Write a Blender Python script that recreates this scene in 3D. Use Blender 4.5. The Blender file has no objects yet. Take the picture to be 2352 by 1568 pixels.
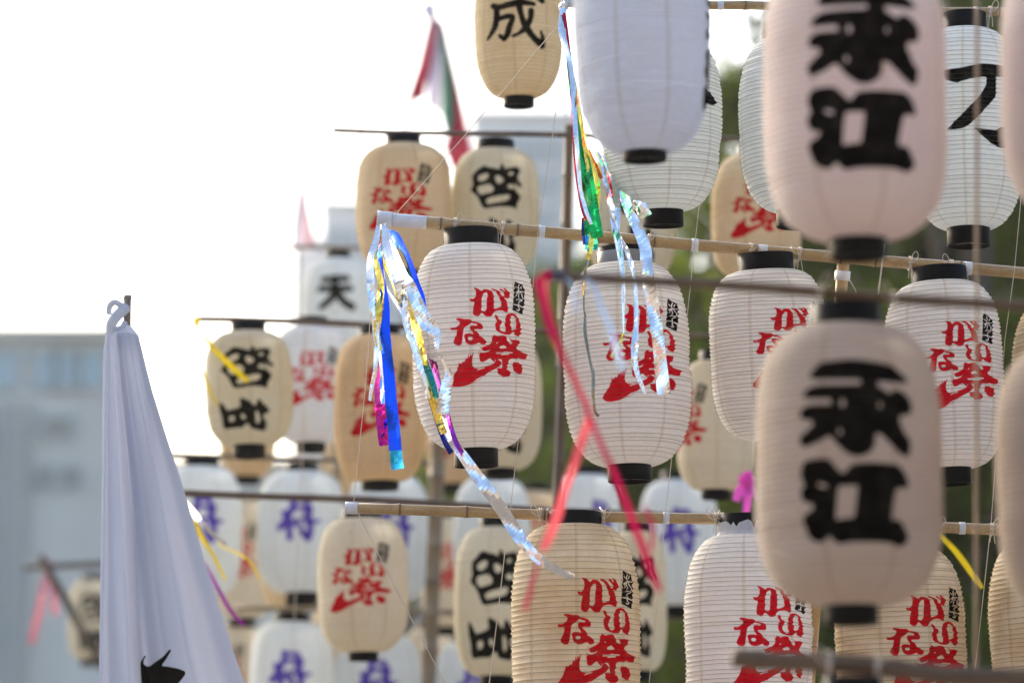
import bpy, math, random
import numpy as np
from mathutils import Vector, Matrix

random.seed(7)
RNG = np.random.default_rng(7)
SC = bpy.context.scene
COL = SC.collection
R = math.radians

# ------------------------------------------------------------------ camera
PITCH = R(9.0)
CAM = Vector((0.0, 0.0, 1.6))
FPX = 8820.0                       # 135 mm lens on a 36 mm sensor, measured in a 2352 px wide frame
VX = Vector((1, 0, 0))
VU = Vector((0, -math.sin(PITCH), math.cos(PITCH)))
VF = Vector((0, math.cos(PITCH), math.sin(PITCH)))
cam_data = bpy.data.cameras.new('camera')
cam = bpy.data.objects.new('camera', cam_data)
COL.objects.link(cam)
cam.location = CAM
cam.rotation_euler = (R(90) + PITCH, 0, 0)
cam_data.lens = 135.0
cam_data.sensor_width = 36.0
cam_data.clip_start = 0.5
cam_data.clip_end = 4000.0
cam_data.dof.use_dof = True
cam_data.dof.focus_distance = 10.88
cam_data.dof.aperture_fstop = 2.0
cam_data.dof.aperture_blades = 8
SC.camera = cam

# ------------------------------------------------------------------ sky, sun, exposure
SUN_EL, SUN_AZ = R(24.0), R(-38.0)         # azimuth measured from the viewing direction, negative = left
world = bpy.data.worlds.new('World')
SC.world = world
world.use_nodes = True
wn = world.node_tree
wn.nodes.clear()
sky = wn.nodes.new('ShaderNodeTexSky')
sky.sky_type = 'NISHITA'
sky.sun_disc = False
sky.sun_elevation = SUN_EL
sky.sun_rotation = SUN_AZ
sky.air_density = 1.0
sky.dust_density = 4.0
sky.ozone_density = 1.0
bg = wn.nodes.new('ShaderNodeBackground')
bg.inputs['Strength'].default_value = 0.15
wo = wn.nodes.new('ShaderNodeOutputWorld')
wn.links.new(sky.outputs['Color'], bg.inputs['Color'])
wn.links.new(bg.outputs['Background'], wo.inputs['Surface'])

sun_data = bpy.data.lights.new('sun', 'SUN')
sun_data.energy = 1.1
sun_data.angle = R(12)
sun_data.color = (1.0, 0.96, 0.89)
sun = bpy.data.objects.new('sun', sun_data)
COL.objects.link(sun)
sd = Vector((math.sin(SUN_AZ) * math.cos(SUN_EL), math.cos(SUN_AZ) * math.cos(SUN_EL), math.sin(SUN_EL)))
sun.rotation_euler = sd.to_track_quat('Z', 'Y').to_euler()
sun.location = (0, 0, 30)

SC.view_settings.view_transform = 'Standard'
SC.view_settings.look = 'None'
SC.view_settings.exposure = 1.5
SC.view_settings.gamma = 1.0
SC.view_settings.use_curve_mapping = False
SC.cycles.use_denoising = True
SC.cycles.max_bounces = 10
SC.cycles.diffuse_bounces = 5


# ------------------------------------------------------------------ helpers
def at(px, py, d):
    """world point seen at (px, py) of the 2352 x 1568 frame at depth d metres"""
    return CAM + VX * ((px - 1176.0) / FPX * d) + VU * (-(py - 784.0) / FPX * d) + VF * d


def on_y(px, py, y):
    """world point seen at (px, py) on the vertical plane at world y"""
    ray = VX * ((px - 1176.0) / FPX) - VU * ((py - 784.0) / FPX) + VF
    return CAM + ray * (y / ray.y)


def obj(name, verts, faces, mat=None, parent=None, smooth=True, uv=None, attr=None):
    me = bpy.data.meshes.new(name)
    me.from_pydata([tuple(v) for v in verts], [], faces)
    if smooth:
        me.polygons.foreach_set('use_smooth', np.ones(len(me.polygons), dtype=bool))
    if uv is not None:
        lay = me.uv_layers.new(name='UVMap')
        idx = np.empty(len(me.loops), dtype=np.int64)
        me.loops.foreach_get('vertex_index', idx)
        lay.data.foreach_set('uv', np.asarray(uv, dtype=np.float32)[idx].ravel())
    if attr is not None:
        for k, vals in attr.items():
            a = me.attributes.new(k, 'FLOAT', 'POINT')
            a.data.foreach_set('value', np.asarray(vals, dtype=np.float32))
    if mat:
        me.materials.append(mat)
    me.update()
    o = bpy.data.objects.new(name, me)
    COL.objects.link(o)
    if parent is not None:
        o.parent = parent
    return o


def tag(o, label=None, cat=None, group=None, kind=None):
    if label: o['label'] = label
    if cat: o['category'] = cat
    if group: o['group'] = group
    if kind: o['kind'] = kind
    return o


def thing(name, label, cat, loc, rot=(0, 0, 0), group=None):
    o = bpy.data.objects.new(name, None)
    o.empty_display_size = 0.05
    COL.objects.link(o)
    o.location = loc
    o.rotation_euler = rot
    return tag(o, label, cat, group)


def grid_faces(rows, cols, wrap=False):
    r = np.arange(rows - 1)[:, None]
    c = np.arange(cols if wrap else cols - 1)[None, :]
    c1 = (c + 1) % cols
    f = np.stack([r * cols + c, r * cols + c1, (r + 1) * cols + c1, (r + 1) * cols + c], axis=-1)
    return f.reshape(-1, 4).tolist()


def lathe(profile, seg=48):
    """profile: list of (r, z) -> verts, faces around z"""
    th = np.linspace(0, 2 * math.pi, seg, endpoint=False)
    v = [(r * math.sin(t), -r * math.cos(t), z) for r, z in profile for t in th]
    return v, grid_faces(len(profile), seg, True)


def tube(points, radii, seg=8, cap=True):
    """tube through world points"""
    pts = [Vector(p) for p in points]
    if not hasattr(radii, '__len__'):
        radii = [radii] * len(pts)
    v, n = [], len(pts)
    ref = Vector((0.31, -0.9, 0.29)).normalized()
    for i, p in enumerate(pts):
        t = (pts[min(i + 1, n - 1)] - pts[max(i - 1, 0)]).normalized()
        a = t.cross(ref)
        if a.length < 1e-3: a = t.cross(Vector((1, 0, 0)))
        a.normalize()
        b = t.cross(a)
        for k in range(seg):
            q = 2 * math.pi * k / seg
            v.append(p + (a * math.cos(q) + b * math.sin(q)) * radii[i])
    f = grid_faces(n, seg, True)
    if cap:
        f.append(list(range(seg))[::-1])
        f.append([(n - 1) * seg + k for k in range(seg)])
    return v, f


def box(x0, x1, y0, y1, z0, z1):
    v = [(x, y, z) for x in (x0, x1) for y in (y0, y1) for z in (z0, z1)]
    f = [(0, 1, 3, 2), (4, 6, 7, 5), (0, 4, 5, 1), (2, 3, 7, 6), (0, 2, 6, 4), (1, 5, 7, 3)]
    return v, f


def merge(*vf):
    V, F = [], []
    for v, f in vf:
        o = len(V)
        V += [tuple(p) for p in v]
        F += [[i + o for i in q] for q in f]
    return V, F


def local(verts, origin):
    o = Vector(origin)
    return [Vector(v) - o for v in verts]


def catmull(P, n):
    P = np.asarray(P, float)
    m = len(P)
    out = []
    for i in range(m - 1):
        p0, p1, p2, p3 = P[max(i - 1, 0)], P[i], P[i + 1], P[min(i + 2, m - 1)]
        for t in np.linspace(0, 1, n, endpoint=False):
            out.append(0.5 * ((2 * p1) + (p2 - p0) * t + (2 * p0 - 5 * p1 + 4 * p2 - p3) * t * t + (3 * p1 - p0 - 3 * p2 + p3) * t ** 3))
    out.append(P[-1])
    return np.array(out)


# ------------------------------------------------------------------ materials
def new_mat(name):
    m = bpy.data.materials.new(name)
    m.use_nodes = True
    nt = m.node_tree
    nt.nodes.clear()
    return m, nt, nt.nodes.new('ShaderNodeOutputMaterial')


def N(nt, kind, **kw):
    n = nt.nodes.new(kind)
    for k, v in kw.items():
        if k in n.inputs: n.inputs[k].default_value = v
        else: setattr(n, k, v)
    return n


def ramp(nt, fac, stops):
    r = nt.nodes.new('ShaderNodeValToRGB')
    el = r.color_ramp.elements
    while len(el) < len(stops): el.new(0.5)
    for e, (p, c) in zip(el, stops):
        e.position = p
        e.color = (*c, 1) if len(c) == 3 else c
    nt.links.new(fac, r.inputs['Fac'])
    return r.outputs['Color']


def mixc(nt, fac, a, b, mode='MIX'):
    n = nt.nodes.new('ShaderNodeMix')
    n.data_type = 'RGBA'
    n.blend_type = mode
    for sock, val in ((n.inputs[0], fac), (n.inputs[6], a), (n.inputs[7], b)):
        if isinstance(val, bpy.types.NodeSocket): nt.links.new(val, sock)
        elif isinstance(val, (int, float)): sock.default_value = val
        else: sock.default_value = (*val, 1)
    return n.outputs[2]


def mat_simple(name, color, rough=0.6, metal=0.0, noise=0.0, nscale=8.0, bump=0.0, bscale=60.0, spec=0.5):
    m, nt, out = new_mat(name)
    b = N(nt, 'ShaderNodeBsdfPrincipled', Roughness=rough, Metallic=metal)
    b.inputs['Specular IOR Level'].default_value = spec
    tc = N(nt, 'ShaderNodeTexCoord')
    if noise > 0:
        nz = N(nt, 'ShaderNodeTexNoise', Scale=nscale, Detail=5.0)
        nt.links.new(tc.outputs['Object'], nz.inputs['Vector'])
        c = ramp(nt, nz.outputs['Fac'], [(0.3, tuple(x * (1 - noise) for x in color)), (0.7, tuple(min(1, x * (1 + noise)) for x in color))])
        nt.links.new(c, b.inputs['Base Color'])
    else:
        b.inputs['Base Color'].default_value = (*color, 1)
    if bump > 0:
        n2 = N(nt, 'ShaderNodeTexNoise', Scale=bscale, Detail=4.0)
        nt.links.new(tc.outputs['Object'], n2.inputs['Vector'])
        bp = N(nt, 'ShaderNodeBump', Strength=bump, Distance=0.01)
        nt.links.new(n2.outputs['Fac'], bp.inputs['Height'])
        nt.links.new(bp.outputs['Normal'], b.inputs['Normal'])
    nt.links.new(b.outputs['BSDF'], out.inputs['Surface'])
    return m


def mat_foil(name, color, rough=0.16):
    """metallised plastic strip, creased"""
    m, nt, out = new_mat(name)
    b = N(nt, 'ShaderNodeBsdfPrincipled', Roughness=rough, Metallic=1.0)
    b.inputs['Base Color'].default_value = (*color, 1)
    tc = N(nt, 'ShaderNodeTexCoord')
    n1 = N(nt, 'ShaderNodeTexVoronoi', Scale=38.0)
    n1.feature = 'DISTANCE_TO_EDGE'
    n2 = N(nt, 'ShaderNodeTexNoise', Scale=26.0, Detail=3.0)
    for n in (n1, n2): nt.links.new(tc.outputs['Object'], n.inputs['Vector'])
    ad = N(nt, 'ShaderNodeMath', operation='ADD')
    nt.links.new(n1.outputs['Distance'], ad.inputs[0])
    nt.links.new(n2.outputs['Fac'], ad.inputs[1])
    bp = N(nt, 'ShaderNodeBump', Strength=0.055, Distance=0.004)
    nt.links.new(ad.outputs[0], bp.inputs['Height'])
    nt.links.new(bp.outputs['Normal'], b.inputs['Normal'])
    nt.links.new(b.outputs['BSDF'], out.inputs['Surface'])
    return m


def mat_cloth(name, color, trans=0.4, rough=0.8, image=None, weave=900.0):
    m, nt, out = new_mat(name)
    tc = N(nt, 'ShaderNodeTexCoord')
    nz = N(nt, 'ShaderNodeTexNoise', Scale=weave, Detail=2.0)
    nt.links.new(tc.outputs['Object'], nz.inputs['Vector'])
    col = ramp(nt, nz.outputs['Fac'], [(0.3, tuple(x * 0.94 for x in color)), (0.7, color)])
    if image is not None:
        uvn = N(nt, 'ShaderNodeUVMap')
        im = N(nt, 'ShaderNodeTexImage')
        im.image = image
        im.extension = 'EXTEND'
        nt.links.new(uvn.outputs['UV'], im.inputs['Vector'])
        col = mixc(nt, 1.0, col, im.outputs['Color'], 'MULTIPLY')
    d = N(nt, 'ShaderNodeBsdfDiffuse')
    t = N(nt, 'ShaderNodeBsdfTranslucent')
    mx = N(nt, 'ShaderNodeMixShader', Fac=trans)
    nt.links.new(col, d.inputs['Color']); nt.links.new(col, t.inputs['Color'])
    nt.links.new(d.outputs[0], mx.inputs[1]); nt.links.new(t.outputs[0], mx.inputs[2])
    nt.links.new(mx.outputs[0], out.inputs['Surface'])
    return m


def mat_paper(name, color, image, stain, stain_amt, trans=0.5):
    """ribbed lantern paper: fibres, pasted vertical laps, stains and flat print"""
    m, nt, out = new_mat(name)
    uvn = N(nt, 'ShaderNodeUVMap')
    tc = N(nt, 'ShaderNodeTexCoord')
    oi = N(nt, 'ShaderNodeObjectInfo')
    off = N(nt, 'ShaderNodeVectorMath', operation='ADD')
    sc = N(nt, 'ShaderNodeMath', operation='MULTIPLY'); sc.inputs[1].default_value = 37.0
    nt.links.new(oi.outputs['Random'], sc.inputs[0])
    nt.links.new(tc.outputs['Object'], off.inputs[0]); nt.links.new(sc.outputs[0], off.inputs[1])
    fib = N(nt, 'ShaderNodeTexNoise', Scale=90.0, Detail=6.0, Roughness=0.65)
    st = N(nt, 'ShaderNodeTexNoise', Scale=5.5, Detail=5.0, Roughness=0.6)
    for n in (fib, st): nt.links.new(off.outputs[0], n.inputs['Vector'])
    c1 = ramp(nt, fib.outputs['Fac'], [(0.32, tuple(x * 0.92 for x in color)), (0.68, color)])
    f2 = ramp(nt, st.outputs['Fac'], [(0.42, (0, 0, 0)), (0.75, (stain_amt,) * 3)])
    c2 = mixc(nt, f2, c1, stain)
    # vertical laps where the paper sheets are pasted over each other
    sx = N(nt, 'ShaderNodeSeparateXYZ')
    nt.links.new(uvn.outputs['UV'], sx.inputs[0])
    m1 = N(nt, 'ShaderNodeMath', operation='MULTIPLY_ADD'); m1.inputs[1].default_value = 8.0
    nt.links.new(sx.outputs['X'], m1.inputs[0]); nt.links.new(oi.outputs['Random'], m1.inputs[2])
    m2 = N(nt, 'ShaderNodeMath', operation='FRACT'); nt.links.new(m1.outputs[0], m2.inputs[0])
    lap = ramp(nt, m2.outputs[0], [(0.0, (0.86, 0.83, 0.78)), (0.075, (0.9, 0.88, 0.84)), (0.082, (0.97, 0.97, 0.97)), (0.09, (1, 1, 1))])
    c3 = mixc(nt, 1.0, c2, lap, 'MULTIPLY')
    if image is not None:
        im = N(nt, 'ShaderNodeTexImage')
        im.image = image
        im.extension = 'REPEAT'
        nt.links.new(uvn.outputs['UV'], im.inputs['Vector'])
        wear = N(nt, 'ShaderNodeTexNoise', Scale=38.0, Detail=6.0, Roughness=0.7)
        nt.links.new(off.outputs[0], wear.inputs['Vector'])
        fade = ramp(nt, wear.outputs['Fac'], [(0.45, (0, 0, 0)), (0.72, (0.03, 0.03, 0.03))])
        ink = mixc(nt, fade, im.outputs['Color'], (1.0, 1.0, 1.0))
        c3 = mixc(nt, 1.0, c3, ink, 'MULTIPLY')
    wr = N(nt, 'ShaderNodeTexNoise', Scale=42.0, Detail=5.0, Roughness=0.55)
    wr.noise_dimensions = '3D'
    nt.links.new(off.outputs[0], wr.inputs['Vector'])
    bp = N(nt, 'ShaderNodeBump', Strength=0.28, Distance=0.008)
    nt.links.new(wr.outputs['Fac'], bp.inputs['Height'])
    d = N(nt, 'ShaderNodeBsdfDiffuse'); t = N(nt, 'ShaderNodeBsdfTranslucent')
    for n in (d, t):
        nt.links.new(c3, n.inputs['Color'])
        nt.links.new(bp.outputs['Normal'], n.inputs['Normal'])
    mx = N(nt, 'ShaderNodeMixShader', Fac=trans)
    nt.links.new(d.outputs[0], mx.inputs[1]); nt.links.new(t.outputs[0], mx.inputs[2])
    nt.links.new(mx.outputs[0], out.inputs['Surface'])
    return m


def mat_bamboo(name, c_light, c_dark, rough=0.27):
    m, nt, out = new_mat(name)
    b = N(nt, 'ShaderNodeBsdfPrincipled', Roughness=rough)
    tc = N(nt, 'ShaderNodeTexCoord')
    nz = N(nt, 'ShaderNodeTexNoise', Scale=9.0, Detail=6.0, Roughness=0.6)
    fine = N(nt, 'ShaderNodeTexNoise', Scale=160.0, Detail=3.0)
    for n in (nz, fine): nt.links.new(tc.outputs['Object'], n.inputs['Vector'])
    c = ramp(nt, nz.outputs['Fac'], [(0.3, c_dark), (0.62, c_light)])
    c = mixc(nt, 0.18, c, ramp(nt, fine.outputs['Fac'], [(0.35, (0.1, 0.06, 0.03)), (0.6, c_light)]))
    at_ = N(nt, 'ShaderNodeAttribute', attribute_name='node')
    c = mixc(nt, at_.outputs['Fac'], c, (0.10, 0.055, 0.03))
    nt.links.new(c, b.inputs['Base Color'])
    nt.links.new(b.outputs['BSDF'], out.inputs['Surface'])
    return m


M_BLACK = mat_simple('black_lacquer', (0.003, 0.003, 0.004), 0.55, noise=0.3, nscale=14, bump=0.08, spec=0.12)
M_WIRE = mat_simple('rib_wire_grey', (0.085, 0.07, 0.055), 0.75, spec=0.1)
M_TAPE = mat_simple('white_vinyl_tape', (0.66, 0.68, 0.74), 0.35, noise=0.06, nscale=40, bump=0.2, bscale=70)
M_DARKTAPE = mat_simple('dark_blue_tape', (0.05, 0.055, 0.09), 0.4)
M_STRING = mat_simple('cotton_string', (0.62, 0.56, 0.48), 0.9, noise=0.2, nscale=300)
M_TISSUE = mat_cloth('torn_tissue', (0.75, 0.77, 0.82), 0.35)
M_BAMBOO = mat_bamboo('bamboo_tan', (0.46, 0.325, 0.155), (0.34, 0.215, 0.095))
M_BAMBOO_DK = mat_bamboo('bamboo_brown', (0.13, 0.085, 0.05), (0.08, 0.05, 0.03), 0.55)
M_BAMBOO_OLD = mat_bamboo('bamboo_weathered', (0.075, 0.05, 0.03), (0.045, 0.03, 0.018), 0.7)
M_BAMBOO_PALE = mat_bamboo('bamboo_pale', (0.28, 0.215, 0.135), (0.19, 0.14, 0.085), 0.5)
FOIL = {
    'silver': mat_foil('foil_silver', (0.90, 0.91, 0.93)),
    'blue': mat_foil('foil_blue', (0.01, 0.10, 0.95), 0.3),
    'navy': mat_foil('foil_navy', (0.02, 0.04, 0.30), 0.22),
    'cyan': mat_foil('foil_cyan', (0.02, 0.52, 0.75), 0.2),
    'gold': mat_foil('foil_gold', (0.85, 0.62, 0.10)),
    'bronze': mat_foil('foil_bronze', (0.30, 0.25, 0.17)),
    'green': mat_foil('foil_green', (0.01, 0.34, 0.09), 0.18),
    'teal': mat_foil('foil_teal', (0.02, 0.22, 0.19), 0.2),
    'magenta': mat_foil('foil_magenta', (0.52, 0.015, 0.20)),
    'purple': mat_foil('foil_purple', (0.30, 0.03, 0.32)),
    'orange': mat_foil('foil_orange', (0.90, 0.18, 0.02)),
    'red': mat_foil('foil_red', (0.55, 0.03, 0.05)),
    'yellow': mat_foil('foil_yellow', (0.88, 0.72, 0.03), 0.3),
}
RIB = {
    'crimson': mat_cloth('tape_crimson', (0.55, 0.010, 0.085), 0.2),
    'coral': mat_cloth('tape_coral', (0.86, 0.13, 0.16), 0.3),
    'paleblue': mat_cloth('tape_pale_blue', (0.45, 0.62, 0.90), 0.4),
    'pink': mat_cloth('tape_pink', (0.50, 0.17, 0.22), 0.3),
    'yellow': mat_cloth('tape_yellow', (0.70, 0.52, 0.02), 0.25),
    'purple': mat_cloth('tape_purple', (0.26, 0.03, 0.28), 0.25),
    'brightpink': mat_cloth('tape_bright_pink', (0.80, 0.12, 0.55), 0.4),
}

# ------------------------------------------------------------------ print artwork (flat ink, rasterised from outlines)
def chaikin(P, n=1):
    P = np.asarray(P, float)
    for _ in range(n):
        Q = np.roll(P, -1, 0)
        P = np.stack([P * 0.85 + Q * 0.15, P * 0.15 + Q * 0.85], 1).reshape(-1, 2)
    return P


class Art:
    """u covers -180..180 degrees round the lantern, v runs 0 (bottom) .. 1 (top)"""
    def __init__(self, w, h):
        self.w, self.h = w, h
        self.rgb = np.ones((h, w, 3), np.float32)

    def space(self, cx, rad, ytop, ybot):
        self.cx, self.rad, self.yt, self.yb = cx, rad, ytop, ybot
        return self

    def to_px(self, P, dphi=0.0):
        P = np.asarray(P, float)
        phi = np.arcsin(np.clip((P[:, 0] - self.cx) / self.rad, -0.985, 0.985)) + dphi
        return np.stack([(phi / (2 * math.pi) + 0.5) * self.w, (1 - (P[:, 1] - self.yt) / (self.yb - self.yt)) * self.h], 1)

    def cover(self, P, ss=3):
        x0, x1 = int(max(0, P[:, 0].min() - 1)), int(min(self.w, P[:, 0].max() + 2))
        y0, y1 = int(max(0, P[:, 1].min() - 1)), int(min(self.h, P[:, 1].max() + 2))
        if x1 <= x0 or y1 <= y0: return None
        X = (np.arange((x1 - x0) * ss) + 0.5) / ss + x0
        Y = (np.arange((y1 - y0) * ss) + 0.5) / ss + y0
        inside = np.zeros((len(Y), len(X)), bool)
        for (ax, ay), (bx, by) in zip(P, np.roll(P, -1, 0)):
            if ay == by: continue
            rows = ((Y >= ay) != (Y >= by))
            if not rows.any(): continue
            xi = ax + (Y[rows] - ay) * (bx - ax) / (by - ay)
            inside[rows] ^= X[None, :] < xi[:, None]
        cov = inside.reshape(y1 - y0, ss, x1 - x0, ss).mean((1, 3))
        return x0, x1, y0, y1, cov

    def paint(self, c, color):
        if c is None: return
        x0, x1, y0, y1, cov = c
        r = self.rgb[y0:y1, x0:x1]
        r += (np.array(color, np.float32) - r) * cov[..., None].astype(np.float32)

    def poly(self, P, color, holes=(), smooth=1, dphi=0.0):
        base = self.rgb.copy() if holes else None
        self.paint(self.cover(self.to_px(chaikin(P, smooth), dphi)), color)
        for H in holes:
            c = self.cover(self.to_px(chaikin(H, smooth), dphi))
            if c is None: continue
            x0, x1, y0, y1, cov = c
            r = self.rgb[y0:y1, x0:x1]
            r += (base[y0:y1, x0:x1] - r) * cov[..., None].astype(np.float32)

    def stroke(self, S, color, dphi=0.0):
        """S: (x, y, r) brush points in artwork units"""
        S = catmull(S, 8)
        u = []
        for (x, y, r), (x2, y2, r2) in zip(S[:-1], S[1:]):
            a = np.linspace(0, 2 * math.pi, 14, endpoint=False)
            A = np.stack([x + r * np.cos(a), y + r * np.sin(a)], 1)
            B = np.stack([x2 + r2 * np.cos(a), y2 + r2 * np.sin(a)], 1)
            t = np.array([x2 - x, y2 - y]); L = np.hypot(*t)
            if L > 1e-6:
                n = np.array([-t[1], t[0]]) / L
                Q = np.array([(x, y) + n * r, (x2, y2) + n * r2, (x2, y2) - n * r2, (x, y) - n * r])
                u.append(Q)
            u.append(A); u.append(B)
        acc = np.zeros((self.h, self.w), np.float32)
        for P in u:
            c = self.cover(self.to_px(P, dphi), 2)
            if c is None: continue
            x0, x1, y0, y1, cov = c
            acc[y0:y1, x0:x1] = np.maximum(acc[y0:y1, x0:x1], cov)
        self.rgb += (np.array(color, np.float32) - self.rgb) * acc[..., None]

    def fatten(self, r):
        """ink spread of a soaked brush: widen every stroke by r pixels"""
        out = self.rgb.copy()
        for dy in range(-r, r + 1):
            for dx in range(-r, r + 1):
                if dx * dx + dy * dy <= r * r + 0.5:
                    out = np.minimum(out, np.roll(self.rgb, (dy, dx), (0, 1)))
        self.rgb = out
        return self

    def image(self, name):
        im = bpy.data.images.new(name, self.w, self.h, alpha=False, float_buffer=False)
        im.colorspace_settings.name = 'Non-Color'
        px = np.ones((self.h, self.w, 4), np.float32)
        px[..., :3] = self.rgb
        im.pixels.foreach_set(px.ravel())
        im.update()
        im.pack()
        return im


RED, BLK, PUR = (0.72, 0.003, 0.018), (0.004, 0.004, 0.005), (0.12, 0.07, 0.50)

def art_festival():
    A = Art(1280, 640).space(374, 842, -487, 2244)
    ga = [(375,188),(395,188),(440,200),(470,222),(490,238),(525,208),(580,212),(620,230),(645,262),(655,310),(650,400),(645,470),(690,465),(745,440),(750,400),(740,360),(722,310),(700,265),(680,235),(650,225),(622,215),(630,200),(660,203),(700,215),(735,235),(750,260),(765,285),(780,295),(800,290),(800,265),(785,240),(750,220),(735,205),(750,195),(780,205),(800,225),(815,232),(805,205),(790,190),(800,183),(830,195),(855,220),(880,250),(875,285),(860,300),(850,320),(825,322),(800,312),(795,315),(810,335),(830,350),(825,380),(840,405),(838,440),(845,470),(830,512),(800,510),(770,490),(730,488),(690,495),(660,503),(640,520),(625,550),(600,575),(545,580),(520,560),(500,535),(475,525),(462,545),(440,570),(420,575),(385,562),(362,540),(365,480),(375,430),(388,395),(370,385),(335,380),(317,342),(330,340),(365,345),(390,330),(405,305),(412,270),(410,230),(395,212)]
    ga_h = [(530,258),(555,252),(568,270),(565,310),(555,350),(550,400),(548,450),(545,480),(520,505),(490,500),(473,490),(485,440),(482,380),(488,330),(505,285)]
    i_ = [(650,552),(680,550),(695,575),(705,600),(735,612),(752,630),(740,660),(720,690),(718,715),(735,755),(770,775),(795,765),(803,735),(792,700),(785,655),(800,620),(795,590),(815,550),(845,525),(890,515),(935,525),(965,545),(978,575),(1003,600),(1003,640),(1022,660),(1010,690),(1025,715),(1010,745),(1020,770),(1000,790),(990,815),(960,808),(930,790),(915,770),(908,755),(890,760),(875,790),(850,803),(790,803),(740,790),(690,770),(665,745),(660,715),(652,680),(665,650),(680,625),(668,600),(650,580)]
    i_h = [(885,550),(915,545),(940,570),(948,600),(945,630),(958,660),(945,695),(950,715),(920,730),(888,735),(880,715),(885,695),(868,665),(875,630),(865,600),(875,575)]
    na = [(150,586),(200,590),(250,602),(310,602),(345,620),(350,632),(400,638),(455,655),(485,680),(495,715),(485,735),(460,742),(410,738),(375,742),(380,755),(410,775),(435,800),(445,830),(490,850),(525,885),(538,905),(520,930),(490,938),(455,930),(440,908),(415,918),(370,935),(320,938),(280,920),(258,895),(250,860),(240,825),(250,800),(285,793),(330,795),(355,805),(360,795),(345,770),(325,745),(318,715),(325,690),(360,685),(410,690),(418,670),(370,660),(340,648),(300,680),(245,710),(235,740),(228,790),(218,850),(210,900),(195,935),(150,940),(115,920),(95,890),(110,850),(135,815),(145,775),(150,738),(100,738),(65,735),(60,710),(70,700),(110,705),(150,690),(180,665),(188,640),(175,620),(135,605)]
    na_h = [(290,845),(315,838),(345,842),(355,860),(335,878),(310,880),(292,865)]
    sai = [(640,808),(660,822),(690,830),(730,818),(770,815),(800,825),(820,855),(830,880),(855,905),(880,915),(890,905),(870,880),(880,865),(920,862),(950,860),(985,865),(998,880),(990,915),(960,940),(945,960),(955,985),(990,1010),(1040,1025),(1085,1035),(1110,1045),(1090,1065),(1095,1085),(1085,1105),(1050,1120),(1010,1120),(965,1108),(930,1125),(880,1120),(850,1130),(835,1160),(830,1190),(815,1230),(830,1265),(855,1285),(860,1310),(850,1340),(830,1358),(790,1362),(745,1368),(725,1345),(690,1325),(668,1300),(685,1280),(670,1265),(672,1250),(700,1248),(740,1248),(745,1215),(740,1190),(745,1160),(735,1135),(690,1135),(660,1165),(630,1170),(600,1145),(575,1122),(540,1140),(500,1165),(460,1172),(440,1150),(435,1120),(430,1080),(450,1055),(500,1050),(560,1030),(590,998),(545,1020),(500,1025),(475,1010),(470,980),(490,965),(540,950),(580,930),(605,890),(610,860),(620,830)]
    sai_h = [[(710,965),(765,938),(800,960),(815,975),(780,982),(720,985)],
             [(655,1045),(750,1045),(780,1030),(895,1035),(880,1050),(830,1055),(840,1070),(720,1080),(740,1062),(660,1065)],
             [(820,865),(850,880),(885,915),(870,925),(840,905)], [(560,930),(605,890),(612,899),(575,934)], [(668,908),(697,900),(680,922)],
             [(640,1150),(655,1140),(650,1160)], [(815,1195),(832,1195),(826,1265),(812,1268)]]
    swash = [(350,1050),(365,1045),(352,1080),(340,1130),(335,1180),(345,1225),(375,1248),(430,1250),(500,1230),(570,1212),(620,1195),(640,1172),(670,1150),(700,1140),(735,1170),(735,1195),(700,1228),(660,1255),(600,1285),(540,1318),(490,1355),(430,1400),(360,1430),(290,1455),(220,1478),(140,1487),(80,1480),(45,1455),(30,1420),(50,1380),(90,1330),(130,1270),(150,1215),(165,1165),(178,1185),(200,1175),(212,1150),(225,1165),(245,1140),(262,1105),(275,1125),(290,1060),(300,1110),(320,1055),(330,1090)]
    swash_h = [[(395,1275),(430,1255),(500,1240),(505,1250),(450,1265),(400,1280)], [(300,1445),(360,1415),(400,1385),(490,1348),(480,1362),(420,1398),(340,1432)]]
    dot = [(905,1160),(940,1165),(970,1160),(990,1180),(1020,1190),(1030,1215),(1025,1245),(1035,1270),(1015,1290),(1005,1315),(975,1318),(950,1315),(935,1295),(915,1290),(905,1265),(890,1240),(895,1215),(880,1190),(895,1175)]
    tagp = [(970,78),(1010,95),(1060,110),(1085,140),(1100,165),(1090,190),(1097,215),(1080,240),(1088,270),(1070,300),(1082,325),(1070,350),(1075,380),(1058,405),(1068,430),(1050,455),(1057,485),(1037,522),(1000,505),(950,485),(900,470),(905,435),(915,410),(910,385),(925,350),(918,320),(935,290),(930,255),(945,225),(940,200),(955,170),(950,140),(960,110)]
    white = (1.0, 1.0, 1.0)
    for dp in (0.0, math.pi, -math.pi):
        A.poly(ga, RED, [ga_h], dphi=dp); A.poly(i_, RED, [i_h], dphi=dp); A.poly(na, RED, [na_h], dphi=dp)
        A.poly(swash, RED, swash_h, dphi=dp, smooth=1); A.poly(sai, RED, sai_h, dphi=dp); A.poly(dot, RED, dphi=dp)
        for h in ([(440,955),(475,975),(470,985)], [(432,965),(470,990),(465,995)], [(415,1020),(455,1060),(445,1068)], [(412,1045),(445,1085),(435,1088)], [(600,830),(618,850),(610,856)], [(835,830),(880,868),(870,872)], [(850,828),(895,866),(885,868)], [(420,1010),(465,1050),(458,1056)]):
            A.poly(h, RED, smooth=0, dphi=dp)
        A.poly(tagp, BLK, smooth=0, dphi=dp)
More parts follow.
